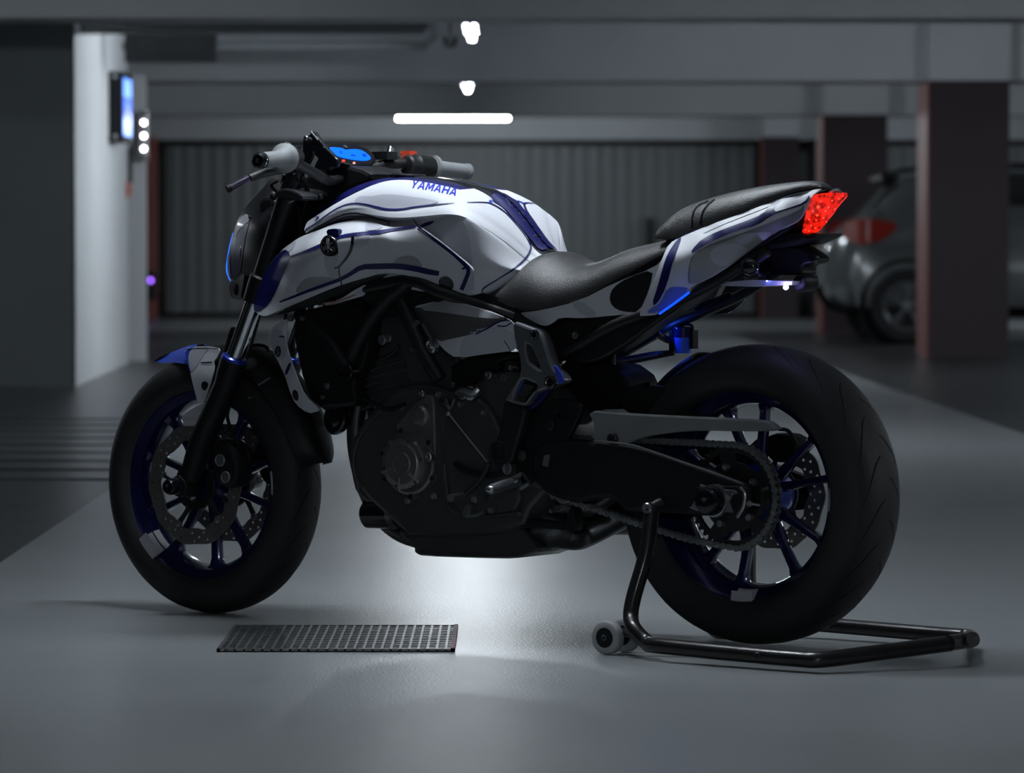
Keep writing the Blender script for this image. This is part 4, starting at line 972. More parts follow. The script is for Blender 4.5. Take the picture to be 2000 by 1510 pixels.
decal(mb, bv, [(1304, 560), (1335, 560), (1347, 564), (1318, 587), (1284, 611), (1262, 612), (1275, 600), (1290, 592)], mat('winglet_painted_glow', (.10, .16, .62), .4), 7, 1, .001)  # blue light falling on the winglet, painted as a patch
r_ = mb.mirrored(); mb.build('tail_fairing', BK, 45); r_.build('tail_fairing', BK, 45)
mb = MB(); tube([P(x, y, .152) for x, y in ((1288, 613), (1318, 592), (1346, 571))], .0028, emis('blue_glow_strip', (.005, .07, 1.), 1.5), mb, 8); mb.build('glow_strip', BK, label='glowing blue light strip under the tail panel')
mb = MB(); tube([P(x, y, -.11) for x, y in ((1366, 609), (1395, 592), (1424, 575))], .0028, MATS['blue_glow_strip'], mb, 8); mb.build('glow_strip', BK)
plate([(1400, 580), (1420, 570), (1425, 575), (1365, 610), (1352, 606), (1370, 590)], -.09, -.12, BLACK, .002).build('grab_hook', BK)
# core of the tail between the side shells
plate([(1340, 480), (1500, 410), (1560, 390), (1562, 400), (1550, 445), (1500, 475), (1400, 530), (1340, 540)], .06, -.06, BLACK, .02).build('tail_core', BK)
# tail lamp
TL = [(1587, 382), (1600, 378), (1613, 377), (1635, 376), (1650, 376), (1655, 383), (1640, 398), (1611, 437), (1597, 453), (1579, 457), (1566, 455), (1568, 445), (1577, 400)]
LENS = mat('tail_lens_red', (1, 1, 1))
LENS = LENSM
tl = loft([(0, 0, 0, 0)] * 2, LENS, 2, 1) if 0 else None
mb = panel(TL, [(1587, 382, .046), (1577, 400, .042), (1566, 455, .020), (1579, 457, .012), (1597, 453, .001), (1611, 437, .0), (1640, 398, .0), (1655, 383, .0), (1635, 376, .012), (1613, 377, .032), (1600, 410, .032), (1620, 400, .018)], LENS, .004, 5, edge=LENS)
r_ = mb.mirrored(); mb.join(r_); tlo = mb.build('tail_lamp', BK, 50)
mb = MB()
random.seed(3)
for (x, y, r) in ((1598, 404, .007), (1588, 412, .005), (1596, 420, .006), (1612, 412, .0045), (1608, 425, .005), (1618, 405, .005), (1580, 428, .0045), (1584, 440, .004), (1592, 445, .0045), (1573, 448, .004), (1625, 392, .0045), (1638, 388, .004), (1603, 393, .004), (1614, 433, .004), (1580, 451, .004), (1630, 408, .004), (1594, 430, .004), (1646, 382, .003)):
    f = rbf([(1587, 382, .046), (1577, 400, .042), (1566, 455, .020), (1579, 457, .012), (1597, 453, .001), (1611, 437, .0), (1640, 398, .0), (1655, 383, .0), (1635, 376, .012), (1613, 377, .032), (1600, 410, .032), (1620, 400, .018)])
    ball(P(x, y, f(x, y) - .001), r * .55, REDHOT, mb, n=8)
mb.build('lamp_facets', tlo, label='bright red points in the lens')
plate([(1566, 456), (1580, 459), (1598, 455), (1588, 464), (1570, 472), (1553, 478), (1500, 486), (1470, 488), (1515, 455)], .05, -.05, BLACK, .008).build('tail_underside', BK)
mb = MB(); tube([P(1618, 376, .02), P(1627, 372, .02), P(1637, 371, .02), P(1643, 376, .02)], .003, CHROME, mb, 8); mb.build('tail_lug', BK)
# plate holder, indicator, blue lamp
plate([(1491, 483), (1525, 480), (1559, 480), (1579, 491), (1594, 503), (1594, 511), (1585, 515), (1569, 518), (1566, 531), (1570, 537), (1520, 538), (1500, 532), (1509, 516), (1496, 500)], .012, -.04, BLACK, .006).build('plate_bracket', BK)
lathe(P(1587, 504, .014), Y1, [(-.01, .010), (.0, .009), (.002, .003), (.0015, 1e-5)], GLOSS, 20).build('reflector_bolt', BK)
plate([(1548, 538), (1570, 538), (1574, 545), (1573, 562), (1560, 571), (1548, 568)], .02, -.03, BLACK, .005).build('plate_lamp_housing', BK)
ind = MB(); a = P(1465, 520, .10); ball(a, .019, GLOSS, ind, (1.15, .8, 1.), 20); tube([a, P(1480, 532, .07), P(1500, 545, .02)], .005, GLOSS, ind, 8); tube([a + Vector((0, 0, 0)), P(1500, 498, .03)], .006, BLACK, ind, 8); ind.build('indicator', BK, label='small round black indicator')
r_ = MB(); a2 = Vector((a.x, -a.y, a.z)); ball(a2, .019, GLOSS, r_, (1.15, .8, 1.), 20); tube([a2, Vector((a.x - .03, -.03, a.z + .02))], .005, BLACK, r_, 8); r_.build('indicator', BK)
# number-plate carrier seen edge on
a = [P(x, y, .03) for x, y in ((1386, 554), (1480, 546), (1558, 549), (1556, 556), (1480, 560), (1400, 557))]
mb = MB(); prism(mb, [(q.x, q.z) for q in a], [], mat('plate_lit_plastic', (.5, .52, .6), .3, coat=.5), .05, -.05, .001, lambda p, q, h: Vector((p, h, q))); mb.build('plate_carrier', BK, label='thin pale number plate carrier seen edge on')
led = ball(P(1535, 561, .062), .0055, emis('blue_white_led', (.35, .3, 1.), 120.), n=12).build('blue_lamp', BK, label='bright blue-white lamp')
ball(P(1498, 549, .055), .0015, LEDB, n=8).build('blue_lamp', BK)
ball(P(1288, 638, -.075), .005, mat('added_blue_fill', (.05, .1, .5), .3, emit=(.02, .1, 1.), es=120.), n=10).build('blue_lamp', BK)  # added bead, hidden behind the tray, to light the reservoir
# remote reservoir on the far side
rs = MB(); c = P(1334, 690, -.12); h_ = P(1334, 638, -.12).z - c.z
res = lathe(c, (0, 0, 1), [(0, .001), (0, .0165), (h_ * .58, .0195), (h_ * .585, .0205), (h_ * .6, .0205)], mat('blue_lit_cup', (.06, .18, 1.), .3, coat=.4, emit=(.01, .05, .6), es=.0), 32).build('brake_reservoir', BK, label='translucent reservoir cup with blue light put into its colour')  # blue of the nearby lights is put into the cup colour
lathe(c + Vector((0, 0, h_ * .6)), (0, 0, 1), [(0, .0205), (.001, .0215), (h_ * .36, .0215), (h_ * .4, .019), (h_ * .4, 1e-5)], mat('blue_black_cap', (.01, .01, .09), .12, coat=1.), 32).build('reservoir_cap', res)
mb = MB(); box(c + Vector((.022, -.01, 0)), c + Vector((.030, .01, h_ * .95)), BLACK, mb); box(c + Vector((-.03, -.014, .01)), c + Vector((-.021, .006, .05)), BLACK, mb)
tube([P(1320, 664, -.12), P(1305, 664, -.1), P(1282, 652, -.06)], .008, BLACK, mb, 10); tube([P(1320, 640, -.12), P(1340, 634, -.12), P(1352, 637, -.12), P(1352, 652, -.12)], .003, BLACK, mb, 8); mb.build('reservoir_bracket', res)
mb = MB(); tube([P(1318, 689, -.12), P(1280, 694, -.1), P(1225, 704, -.07), P(1190, 706, -.05)], [.006, .009, .010, .011], mat('blue_lit_hose', (.012, .014, .04), .4), mb, 12); tube([P(1285, 693, -.1), P(1310, 689, -.115)], .0065, BLACK, mb, 10); mb.build('reservoir_hose', BK)  # hose colour carries the blue light cast on it

# ---- tank: stations along u, rows round the side
tops = sorted([tz(x, y, 0) for x, y in ((590, 462), (600, 447), (640, 405), (691, 370), (740, 348), (786, 341.6), (856, 344), (927, 358), (969, 370), (988, 386), (1012, 411), (1037, 442), (1056, 470), (1068, 490))])
def crv(pts, vf):
    q = []
    for x, y, v in pts: a = P(x, y, v); q.append((a.x, a.z, v))
    return sorted(q)
R2 = crv([(588, 466, .045), (600, 450, .05), (618, 428, .055), (640, 409, .062), (688, 381, .085), (728, 359, .098), (752, 349, .1), (776, 346, .1), (800, 347.6, .1), (864, 358, .098), (912, 372, .09), (955, 388, .055), (1000, 425, .036), (1030, 458, .03), (1052, 488, .028)], 0)
R4 = crv([(597, 449, .125), (617, 437, .135), (663, 405.5, .155), (698, 398, .163), (730, 404, .168), (758, 410, .170), (783, 410, .170), (839, 402, .166), (891, 398, .157), (940, 415, .128), (985, 445, .088), (1020, 480, .058), (1040, 505, .05)], 0)
R5 = crv([(592, 458, .128), (640, 428, .145), (664, 416, .154), (688, 411, .162), (712, 414.8, .170), (755, 427.6, .183), (808, 425, .187), (848, 419.6, .180), (896, 416, .172), (936, 416, .152), (975, 445, .112), (1005, 480, .078), (1030, 515, .065)], 0)
R6 = crv([(590, 470, .10), (640, 440, .112), (672, 431, .118), (704, 427.5, .124), (723, 434, .130), (758, 443.6, .148), (800, 441, .162), (848, 431, .172), (896, 422, .170), (936, 422, .156), (970, 460, .126), (1000, 495, .092), (1025, 525, .078)], 0)
R8 = crv([(600, 540, .12), (700, 540, .15), (800, 560, .16), (880, 578, .158), (940, 575, .155), (975, 562, .135), (1005, 545, .112), (1025, 530, .092)], 0)
us = [.455, .43, .40, .36, .32, .28, .24, .2, .16, .12, .08, .04, 0, -.03, -.06, -.085, -.105, -.125, -.145, -.165, -.182, -.197, -.208]
us = [u * KU for u in us]
def tankpoint_rows(u):
    zt = ip(u, tops, 1); g = lambda t, k: ip(u, t, k)
    rows = [(0, zt), (.02 if u > -.1 else .016, zt - .0008), (.036, zt - (.004 if u > -.06 else .007))]
    v2, z2 = g(R2, 2), g(R2, 1); z2 = min(z2, zt - .008)
    rows.append((v2, z2))
    v4, z4 = g(R4, 2), g(R4, 1); v5, z5 = g(R5, 2), g(R5, 1); v6, z6 = g(R6, 2), g(R6, 1); v8, z8 = g(R8, 2), g(R8, 1)
    z4 = min(z4, z2 - .012); z5 = min(z5, z4 - .006); z6 = min(z6, z5 - .004)
    rows += [(v2 + (v4 - v2) * .42, z2 + (z4 - z2) * .2), (v2 + (v4 - v2) * .75, z2 + (z4 - z2) * .52), (v4, z4), (v4 + (v5 - v4) * .6, z4 + (z5 - z4) * .5), (v5, z5)]
    rows += [(v5 - .0035 + (v6 - v5) * .3, z5 + (z6 - z5) * .25), (v6, z6), (max(v6, v8) + .004, z6 + (z8 - z6) * .35), (max(v6, v8) + .003, z6 + (z8 - z6) * .6), (v8, z8), (v8 * .6, z8 - .02)]
    return rows
def skew(u, j):
    if u <= .30: return u
    lim = (.487, .475, .455, .405, .392, .384, .377, .372, .370, .366, .365, .36, .36, .36, .36)[j]
    return .30 + (u - .30) * (lim - .30) / (.487 - .30)
grid = []
for u in us:
    r_ = []
    for j in range(15): a, b = tankpoint_rows(skew(u, j))[j]; r_.append((skew(u, j), a, b))
    grid.append(r_)
G = np.array(grid)                     # smooth along u, keep the rows
def smooth_cols(G, sub):
    out = []
    cols = [catmull([tuple(G[i, j]) for i in range(G.shape[0])], sub) for j in range(G.shape[1])]
    return np.array(cols).transpose(1, 0, 2)
for _ in range(2):
    Gs = G.copy(); Gs[1:-1] = (G[:-2] + 2 * G[1:-1] + G[2:]) / 4; G = Gs
GG = smooth_cols(G, 3)
def rowsub(G):
    res = []
    for r in G:
        q = catmull([tuple(p) for p in r[:9]], 4); q2 = catmull([tuple(p) for p in r[8:]], 4); res.append(q + q2[1:])
    return np.array(res)
GG = rowsub(GG); L, K = GG.shape[:2]
V = [tuple(p) for r in GG for p in r]; Fs = [(i * K + j, (i + 1) * K + j, (i + 1) * K + j + 1, i * K + j + 1) for i in range(L - 1) for j in range(K - 1)]
mb = MB().add(V, [f[::-1] for f in Fs], WHITE)
# black centre strip and navy edge from row position
ji = mb.mi(GLOSS); jn = mb.mi(NAVY)
for k, f in enumerate(mb.f):
    j = min(i % K for i in f); i_ = min(i // K for i in f)
    if j < 8: mb.m[k] = ji
    elif j < 12 and GG[i_, 12, 0] > -.03: mb.m[k] = jn if j >= 9 or GG[i_, 12, 0] > .12 else ji
bv = bvh_of(mb)
line(mb, bv, [(593, 458), (602, 438), (614, 424), (640, 403), (688, 375), (736, 350), (765, 343.5)], [15, 16, 15, 9, 7, 7, 5], NAVY)
decal(mb, bv, [(955, 389), (968, 374), (1000, 392), (1030, 424), (1054, 458), (1073, 487), (1054, 491), (1034, 466), (1006, 432), (985, 408)], NAVY, 3, 1, .002)
decal(mb, bv, [(955, 391), (962, 393), (960, 398), (954, 397)], BLUEP, 3, 0, .0014)
for a, b in (((985, 384), (996, 404)), ((1008, 402), (1014, 420)), ((1020, 432), (1034, 430)), ((1040, 446), (1052, 447)), ((1040, 462), (1058, 458))): line(mb, bv, [a, b], 1.6, ALU, .0028)
line(mb, bv, [(597, 449), (617, 437), (640, 419), (663, 405.5), (680, 399), (698, 397.5), (715, 400), (730, 404), (745, 408), (758, 410), (783, 410), (810, 405), (839, 402), (865, 399), (888, 397)], [1.5, 2, 2, 2.5, 2.5, 3, 3.5, 4, 4.5, 4.5, 4, 3.2, 3, 2.2, .8], NAVY)
decal(mb, bv, [(690, 396), (700, 384), (712, 383), (728, 384), (745, 380), (770, 380), (800, 384), (830, 388), (860, 394), (850, 398), (820, 402), (783, 408), (760, 408), (740, 404), (715, 398)], CAMO, 6)
decal(mb, bv, [(640, 421), (664, 406), (672, 402), (664, 414), (640, 427), (620, 440), (612, 444)], CAMO, 5)
line(mb, bv, [(912, 396), (935, 395.5), (950, 396), (962, 399), (985, 413), (1005, 434), (1025, 458), (1036, 478), (1037, 486), (1031, 500), (1012, 520), (985, 538), (960, 553), (945, 562), (941, 567), (944, 573)], [1, 1.6, 2, 2.4, 2.6, 2.6, 2.8, 3, 3.4, 3.8, 3.4, 3.2, 3, 3, 2.5, 2], NAVY)
decal(mb, bv, [(800, 444), (850, 427), (890, 420), (905, 432), (915, 455), (922, 500), (925, 540), (928, 572), (905, 578), (880, 500), (830, 450)], CAMO, 9)
decal(mb, bv, [(820, 442), (832, 434), (850, 431), (846, 437), (828, 444)], NAVY, 5, 1, .0015)
line(mb, bv, [(590, 466), (620, 448), (650, 435), (675, 429), (705, 428), (725, 434), (745, 442), (760, 445)], 5, NAVY)
line(mb, bv, [(760, 430), (759, 444)], 2.2, NAVY); line(mb, bv, [(806, 426), (818, 442)], 1.6, NAVY)
line(mb, bv, [(604, 452), (640, 432), (664, 420), (690, 415), (712, 418), (756, 431)], 1.8, BLACK)
GL = {'Y': ([(0, 1), (.27, 1), (.5, .62), (.73, 1), (1, 1), (.62, .42), (.62, 0), (.38, 0), (.38, .42)], []),
      'A': ([(0, 0), (.36, 1), (.64, 1), (1, 0), (.77, 0), (.70, .22), (.30, .22), (.23, 0)], [[(.37, .41), (.63, .41), (.5, .80)]]),
      'M': ([(0, 0), (0, 1), (.25, 1), (.5, .45), (.75, 1), (1, 1), (1, 0), (.79, 0), (.79, .62), (.58, .14), (.42, .14), (.21, .62), (.21, 0)], []),
      'H': ([(0, 0), (0, 1), (.25, 1), (.25, .60), (.75, .60), (.75, 1), (1, 1), (1, 0), (.75, 0), (.75, .40), (.25, .40), (.25, 0)], [])}
T = []; tf_ = []; x0 = 0
for ch_, wd in zip('YAMAHA', (.135, .15, .165, .15, .145, .15)):
    o_, h_s = GL[ch_]; vs, fs, _ = cdt(o_, h_s, .16); k0 = len(T)
    for p in vs:
        a = (x0 + p[0] * wd) / 1.0; b = p[1]
        px = 800.5 + 89 * a + 6.5 * b; py = 366.5 + 16.5 * a - 1.5 * math.sin(math.pi * min(1, a)) - 14.5 * b
        o, d = cam_ray(px, py); d.normalize(); h = bv.ray_cast(o, d); T.append((h[0] if h[0] else P(px, py, .15)) - d * .0014)
    tf_ += [tuple(k0 + i for i in f) for f in fs]; x0 += wd + .021
mbt = MB().add(T, tf_, LETTER)
r_ = mb.mirrored()
full = MB().join(mb).join(r_); tank = full.build('fuel_tank', BK, 50, weld=True)
mbt.build('lettering', tank, label='blue maker lettering')
# filler cap
lathe((.18, 0, 1.008), (-.05, 0, 1), [(-.01, .04), (.003, .04), (.006, .036), (.006, 1e-5)], GLOSS, 36).build('filler_cap', tank)
# ---- scoop / lower side panel
SH = [(494, 603), (497, 590), (502, 570), (516, 535), (533, 507), (553, 487), (573, 471), (590, 461), (610, 454), (651, 438), (680, 431), (704, 428), (728, 434), (758, 443.5), (785, 443), (817, 442), (840, 457), (868, 478), (900, 504), (914, 516), (923, 525), (924, 532), (917, 545), (908, 564), (905, 575), (880, 574), (855, 569), (845, 558), (834, 549), (812, 542), (772, 533.5), (740, 534.5), (720, 541), (669, 555), (626, 572), (584, 590), (550, 604), (526, 615), (513, 618), (502, 612)]
SHC = [(502, 612, .140), (494, 603, .128), (502, 570, .12), (533, 507, .118), (573, 471, .125), (590, 461, .13), (610, 454, .137), (651, 438, .148), (680, 431, .153), (704, 428, .156), (728, 434, .166), (758, 443, .183), (817, 442, .186), (566, 504, .168), (600, 491, .200), (625, 482, .213), (660, 466, .220), (700, 459, .219), (745, 454, .210), (868, 478, .186), (914, 516, .180), (905, 575, .160), (855, 569, .162), (772, 533, .172), (669, 555, .170), (584, 590, .160), (640, 510, .200), (720, 490, .202), (800, 490, .192), (600, 540, .182), (545, 560, .155), (530, 595, .148), (850, 520, .182), (720, 520, .184), (640, 545, .178), (660, 500, .206), (560, 530, .160)]
mb = panel(SH, SHC, WHITE, .005, 8)
bv = bvh_of(mb)
decal(mb, bv, [(494, 604), (502, 570), (516, 536), (533, 509), (552, 489), (560, 488), (565, 493), (568, 504), (556, 530), (541, 566), (527, 594), (504, 611)], NAVY, 8)
decal(mb, bv, [(575, 472), (580, 472), (572, 486), (565, 493), (557, 487), (545, 496), (556, 484)], CAMO, 5, 1, .0011)
line(mb, bv, [(568, 502), (600, 491), (625, 481), (640, 474), (660, 464), (684, 459), (710, 457), (745, 453), (790, 446), (817, 442)], [3, 5, 7, 7, 5.5, 6, 7, 6.5, 4.5, 3], NAVY)
decal(mb, bv, [(735, 436), (752, 446), (716, 452), (712, 446), (716, 436)], CAMO, 6)
decal(mb, bv, [(690, 460), (722, 456), (723, 468), (716, 480), (700, 484), (688, 484), (690, 474)], CAMO, 7)
decal(mb, bv, [(634, 485), (655, 486), (664, 505), (652, 520), (668, 538), (655, 543), (640, 536), (633, 515)], CAMO, 7)
decal(mb, bv, [(580, 574), (578, 565), (590, 548), (602, 541), (640, 540), (660, 545), (655, 552), (620, 568)], CAMO2, 7)
decal(mb, bv, [(766, 520), (772, 506), (785, 500), (802, 499), (816, 504), (824, 516), (826, 528), (800, 526)], CAMO2, 6)
line(mb, bv, [(547, 590), (580, 577), (620, 561), (660, 548), (685, 535), (705, 521), (735, 520), (775, 519), (810, 524), (838, 531), (858, 534)], [3, 5, 6, 7, 8, 10, 11, 11, 11, 11, 9], NAVY)
line(mb, bv, [(690, 461), (688, 482), (680, 500), (665, 518), (662, 522), (664, 540), (668, 556)], [6, 5.5, 5, 4, 2.5, 2.2, 2.2], GLOSS, .0016)
line(mb, bv, [(654, 524), (664, 520)], 3, GLOSS, .0016)
line(mb, bv, [(817, 443), (866, 480), (897, 506), (911, 519), (917, 528), (911, 545), (902, 566)], [3, 4, 6, 8, 8, 8, 8], NAVY, .0016)
line(mb, bv, [(816, 447), (866, 483), (896, 507), (908, 517)], 2, GLOSS, .0014)
line(mb, bv, [(903, 525), (916, 521)], 4, NAVY)
decal(mb, bv, [(858, 545), (864, 540), (873, 539), (882, 544), (887, 553), (886, 563), (878, 569), (868, 568), (861, 561), (857, 553)], GLOSS, 5, 1, .0014)
r_ = mb.mirrored(); shp = mb.build('tank_scoop', BK, 45); r_.build('tank_scoop', BK, 45)
# small lower winglet under the scoop
mb = panel([(628, 592), (660, 588), (702, 560), (729, 552), (712, 577), (690, 583), (640, 598)], [(628, 592, .15), (729, 552, .16), (712, 577, .15), (660, 590, .155), (690, 570, .16)], WHITE, .004, 7)
bv = bvh_of(mb); decal(mb, bv, [(628, 592), (660, 587), (688, 575), (700, 574), (680, 584), (640, 597)], mat('pinkish_film', (.35, .2, .2), .45), 6); decal(mb, bv, [(690, 573), (704, 561), (728, 553), (712, 576)], CAMO, 6)
r_ = mb.mirrored(); mb.build('scoop_winglet', BK); r_.build('scoop_winglet', BK)
panel([(600, 586), (668, 557), (720, 543), (742, 537), (772, 537), (760, 550), (728, 553), (700, 562), (660, 588), (628, 592), (560, 612), (530, 616)], [(600, 586, .155), (668, 557, .165), (742, 537, .165), (760, 550, .15), (660, 588, .14), (530, 616, .13)], BLACK, .005, 9).build('scoop_lower_lip', BK)
# round emblem
c = P(643, 480, .222); nrm = Vector((0, 1, 0))
em = lathe(c - Y1 * .008, nrm, [(-.004, .0235), (.010, .0235), (.013, .0215), (.013, .0205), (.0115, .0195), (.0115, 1e-5)], GLOSS, 48).build('emblem', BK, label='round black badge with three crossed tuning forks')
mb = MB(); cc = c + Y1 * .0045
lathe(cc - Y1 * .001, nrm, [(0, .0185), (.001, .0185), (.001, .0195), (0, .0195)], STEEL, 48, mb, closed=True)
for k in range(3):
    g = math.pi / 2 + k * 2 * math.pi / 3; d = Vector((math.cos(g), 0, math.sin(g))); q = Vector((-d.z, 0, d.x))
    tube([cc - d * .016, cc + d * .002], .0008, STEEL, mb, 6)
    for s in (-1, 1): tube([cc + d * .002, cc + d * .006 + q * .003 * s, cc + d * .0165 + q * .003 * s], .0009, STEEL, mb, 6)
    tube([cc + d * .004, cc + d * .0165], .0008, STEEL, mb, 6)
mb.build('emblem_mark', em)
plate([(636, 449), (652, 446), (661, 448), (660, 456), (655, 465), (640, 462)], .218, .205, NAVY, .001).build('emblem_fin', BK)

# ================================================================== FRONT END (turned slightly to the right)
XF[0] = SM
fw = rim(FC, .052, -110, 16, .042, .045).build('front_wheel', BK)
tyre(FC, .300, 0, .0605, 22).build('tyre', fw, 50)
for s in (1, -1):
    wave_disc(FC, .068 * s, .141, .102, 10, (.112, .121, .130), DISC, phase=.6 if s > 0 else 0).build('brake_disc', fw)
    carrier(FC, .064 * s, .06, .104, 5, BLACK, .058, .2).build('disc_carrier', fw)
mb = lathe(FC, Y1, [(.0535, .2), (.0538, .2285), (.0545, .2285), (.0545, .2)], TAPE, 8, a0=math.radians(-52), a1=math.radians(-36))
lathe(FC, Y1, [(.0545, .2285), (.0455, .2155), (.03, .196), (.018, .1895)], TAPE, 8, mb, a0=math.radians(-52), a1=math.radians(-36)); mb.build('rim_tape', fw, label='silver tape low on the front rim')
lathe(FC, Y1, [(.0525, .2285), (.0525, .222), (.043, .2145), (.03, .1975)], TAPE, 8, a0=math.radians(170), a1=math.radians(184)).build('rim_tape', fw, label='silver tape at the back of the front rim')
fd = (P(470, 600, .1) - P(365, 940, .1)); FD = Vector((fd.x, 0, fd.z)).normalized()
top0 = P(497, 592, .1); low0 = P(458, 700, .1); axl = P(372, 915, .1)
for s in (1, -1):
    def M_(q): return Vector((q.x, abs(q.y) * s, q.z))
    mb = MB(); tube([M_(low0), M_(top0) + FD * .04], .0205, CHROME, mb, 28, smooth=False); fk = mb.build('fork_tube', BK)
    mb = MB(); tube([M_(top0) + FD * .04, M_(top0) + FD * .33], .0225, BLACK, mb, 24, smooth=False); mb.build('fork_upper_tube', BK)
    lathe(M_(low0), FD, [(-.008, .030), (.002, .030), (.005, .026), (.004, .021)], BLUERIM, 32).build('dust_seal', fk, label='blue dust seal ring')
    mb = MB(); a = M_(low0) - FD * .005; b = M_(P(380, 905, .1)); c = b - FD * .04 
    tube([a, a - FD * .03, a - FD * .06, b + FD * .05, b, c], [.031, .031, .0285, .0285, .0265, .024], BLACK, mb, 28, smooth=False)
    ax0 = M_(P(352, 942, .1)); 
    lathe(Vector((FC.x, (.125 if s > 0 else -.125), FC.z)), (0, -s, 0), [(0, .012), (0, .022), (.004, .025), (.05, .026)], BLACK, 28, mb)
    mb.build('fork_leg', BK)
    lathe(Vector((FC.x, .125 * s, FC.z)), (0, s, 0), [(0, .0195), (.028, .019), (.036, .015), (.0365, .005), (.033, 1e-5)], GLOSS, 28).build('axle_slider', BK)
    # triple clamp pinch and leg guard
    bot = M_(P(505, 565, .1))
    lathe(bot - FD * .03, FD, [(0, .0275), (.04, .0285), (.06, .0285), (.065, .0215)], BLACK, 28).build('lower_clamp', BK)
    # caliper
    cal = plate([(412, 872), (428, 856), (446, 860), (458, 880), (466, 915), (462, 945), (446, 955), (430, 950), (418, 930), (408, 895)], .105, .055, BLACK, .010)
    if s < 0: cal = cal.mirrored()
    co = cal.build('brake_caliper', BK)
    mb = MB()
    for (x, y, r) in ((431, 899, .0145), (441.5, 932, .0135)):
        q = P(x, y, .105); q = M_(q); lathe(q, (0, s, 0), [(-.005, r), (.003, r), (.0045, r * .88), (.0035, r * .8), (.0035, 1e-5)], ALU, 28).build('caliper_piston', co, label='round silver piston cap')
    for (x, y, r) in ((439, 838, .008), (404, 911, .008), (440, 977, .006)): bolt(M_(P(x, y, .1)), r, .006, DGREY, axis=(0, s, 0)).build('caliper_bolt', co)
    mb = MB(); tube([M_(P(466, 870, .09)), M_(P(448, 830, .08)), M_(P(446, 800, .07)), M_(P(470, 740, .06)), M_(P(500, 640, .05)), M_(P(520, 560, .04))], .004, BLACK, mb, 8)
    tube([M_(P(440, 845, .09)), M_(P(432, 815, .08)), M_(P(452, 770, .05)), M_(P(520, 725, .02))], .0035, BLACK, mb, 8); mb.build('brake_hose', BK)
mb = plate([(448, 640), (456, 638), (459, 642), (452, 680), (456, 700), (432, 705), (436, 685)], .085, .06, BLACK, .003); mb.build('fork_guard', BK)
# front mudguard
arch(FC, [(83, .3195, .060), (88, .320, .063), (90, .320, .065), (92, .320, .068), (104, .338, .07), (116, .352, .072), (130, .350, .074), (145, .350, .072), (158, .351, .068), (166, .352, .058), (170, .352, .035)], BLACK, .003, 16, drop=.045).build('front_mudguard', BK, 40)
mb = panel([(301, 706), (315, 698), (331, 690), (345, 684), (358, 679), (370, 675), (384, 672.5), (378, 684), (372, 694), (370, 710), (373, 724), (366, 712), (341, 708), (318, 709)], [(301, 706, .001), (331, 690, .0), (358, 679, .004), (384, 672.5, .012), (372, 694, .058), (373, 724, .074), (366, 712, .070), (341, 708, .045), (318, 709, .018), (350, 694, .034)], BLUEP, .003, 5, ch=0)
r_ = mb.mirrored(); mb.build('mudguard_tip', BK, 50, label='blue pointed tip of the front mudguard'); r_.build('mudguard_tip', BK, 50)
fs = [(360, 682), (382, 676), (413, 677), (431, 681), (424, 698), (417, 706), (419, 719), (413, 742), (406, 765), (400, 782), (391, 791), (386, 786), (376, 748), (368, 712), (364, 700)]
mb = panel(fs, [(365, 682, .066), (382, 676, .066), (431, 681, .075), (419, 719, .082), (400, 782, .08), (386, 786, .078), (368, 712, .074), (400, 730, .083)], WHITE, .003, 6)
bv = bvh_of(mb); decal(mb, bv, [(361, 684), (382, 676), (376, 680), (369, 690), (368, 708), (374, 730), (371, 726), (365, 704)], BLUEP, 4); decal(mb, bv, [(384, 677), (412, 678), (400, 690), (382, 720), (372, 726), (369, 706), (371, 690)], CAMO, 5)
decal(mb, bv, [(394, 748), (400, 744), (408, 748), (406, 758), (399, 764), (394, 757)], BLACK, 4, 1, .0013); line(mb, bv, [(393, 709), (415, 708)], 3, BLACK); line(mb, bv, [(362, 683), (395, 680), (430, 682)], 1.6, BLACK)
r_ = mb.mirrored(); mb.build('mudguard_side', BK); r_.build('mudguard_side', BK)
mb = MB(); tube([P(485, 676, .05), P(505, 674, .05), P(520, 678, .05), P(524, 686, .05)], .004, BLACK, mb, 8); mb.build('mudguard_stay', BK); mb = MB(); tube([P(505, 752, .075), P(527, 738, .075)], .003, ALU, mb, 8); mb.build('stay_clip', BK); bolt(P(489, 777, .08), .004, .004, STEEL).build('stay_bolt', BK)
# upper front: clamps, headlamp, cowl
plate([(500, 385), (560, 380), (590, 400), (590, 470), (560, 500), (520, 520), (500, 540), (482, 600), (476, 590), (500, 500), (505, 430)], .07, -.07, BLACK, .01).build('fork_crown', BK)
plate([(535, 372), (560, 366), (592, 380), (590, 392), (555, 392), (535, 385)], .13, -.13, DGREY, .005).build('top_clamp', BK)
ck = [(530, 347), (509, 373), (490, 392), (469, 420), (461, 438), (455, 458), (447, 490), (443, 520), (450, 549), (478, 545), (500, 530), (520, 490), (540, 440), (560, 390), (552, 352)]
mb = panel(ck, [(530, 347, .02), (509, 373, .02), (490, 392, .02), (469, 420, .02), (455, 458, .015), (443, 520, .008), (450, 549, .02), (478, 545, .07), (500, 530, .1), (520, 490, .105), (540, 440, .1), (560, 390, .09), (552, 352, .06), (500, 440, .085), (480, 500, .075)], mat('cowl_black', (.008, .008, .010), .35), .006, 8)
bv = bvh_of(mb)
decal(mb, bv, [(470, 424), (485, 416), (488, 432), (478, 438), (466, 450), (459, 468), (461, 446)], CAMO, 5)
decal(mb, bv, [(488, 434), (478, 440), (466, 452), (460, 470), (456, 500), (459, 530), (470, 536), (474, 500), (480, 460)], NAVY, 7)
line(mb, bv, [(448, 500), (446, 520), (450, 540)], 5, CAMO2)
r_ = mb.mirrored(); cw = MB().join(mb).join(r_).build('headlamp_cowl', BK, 50)
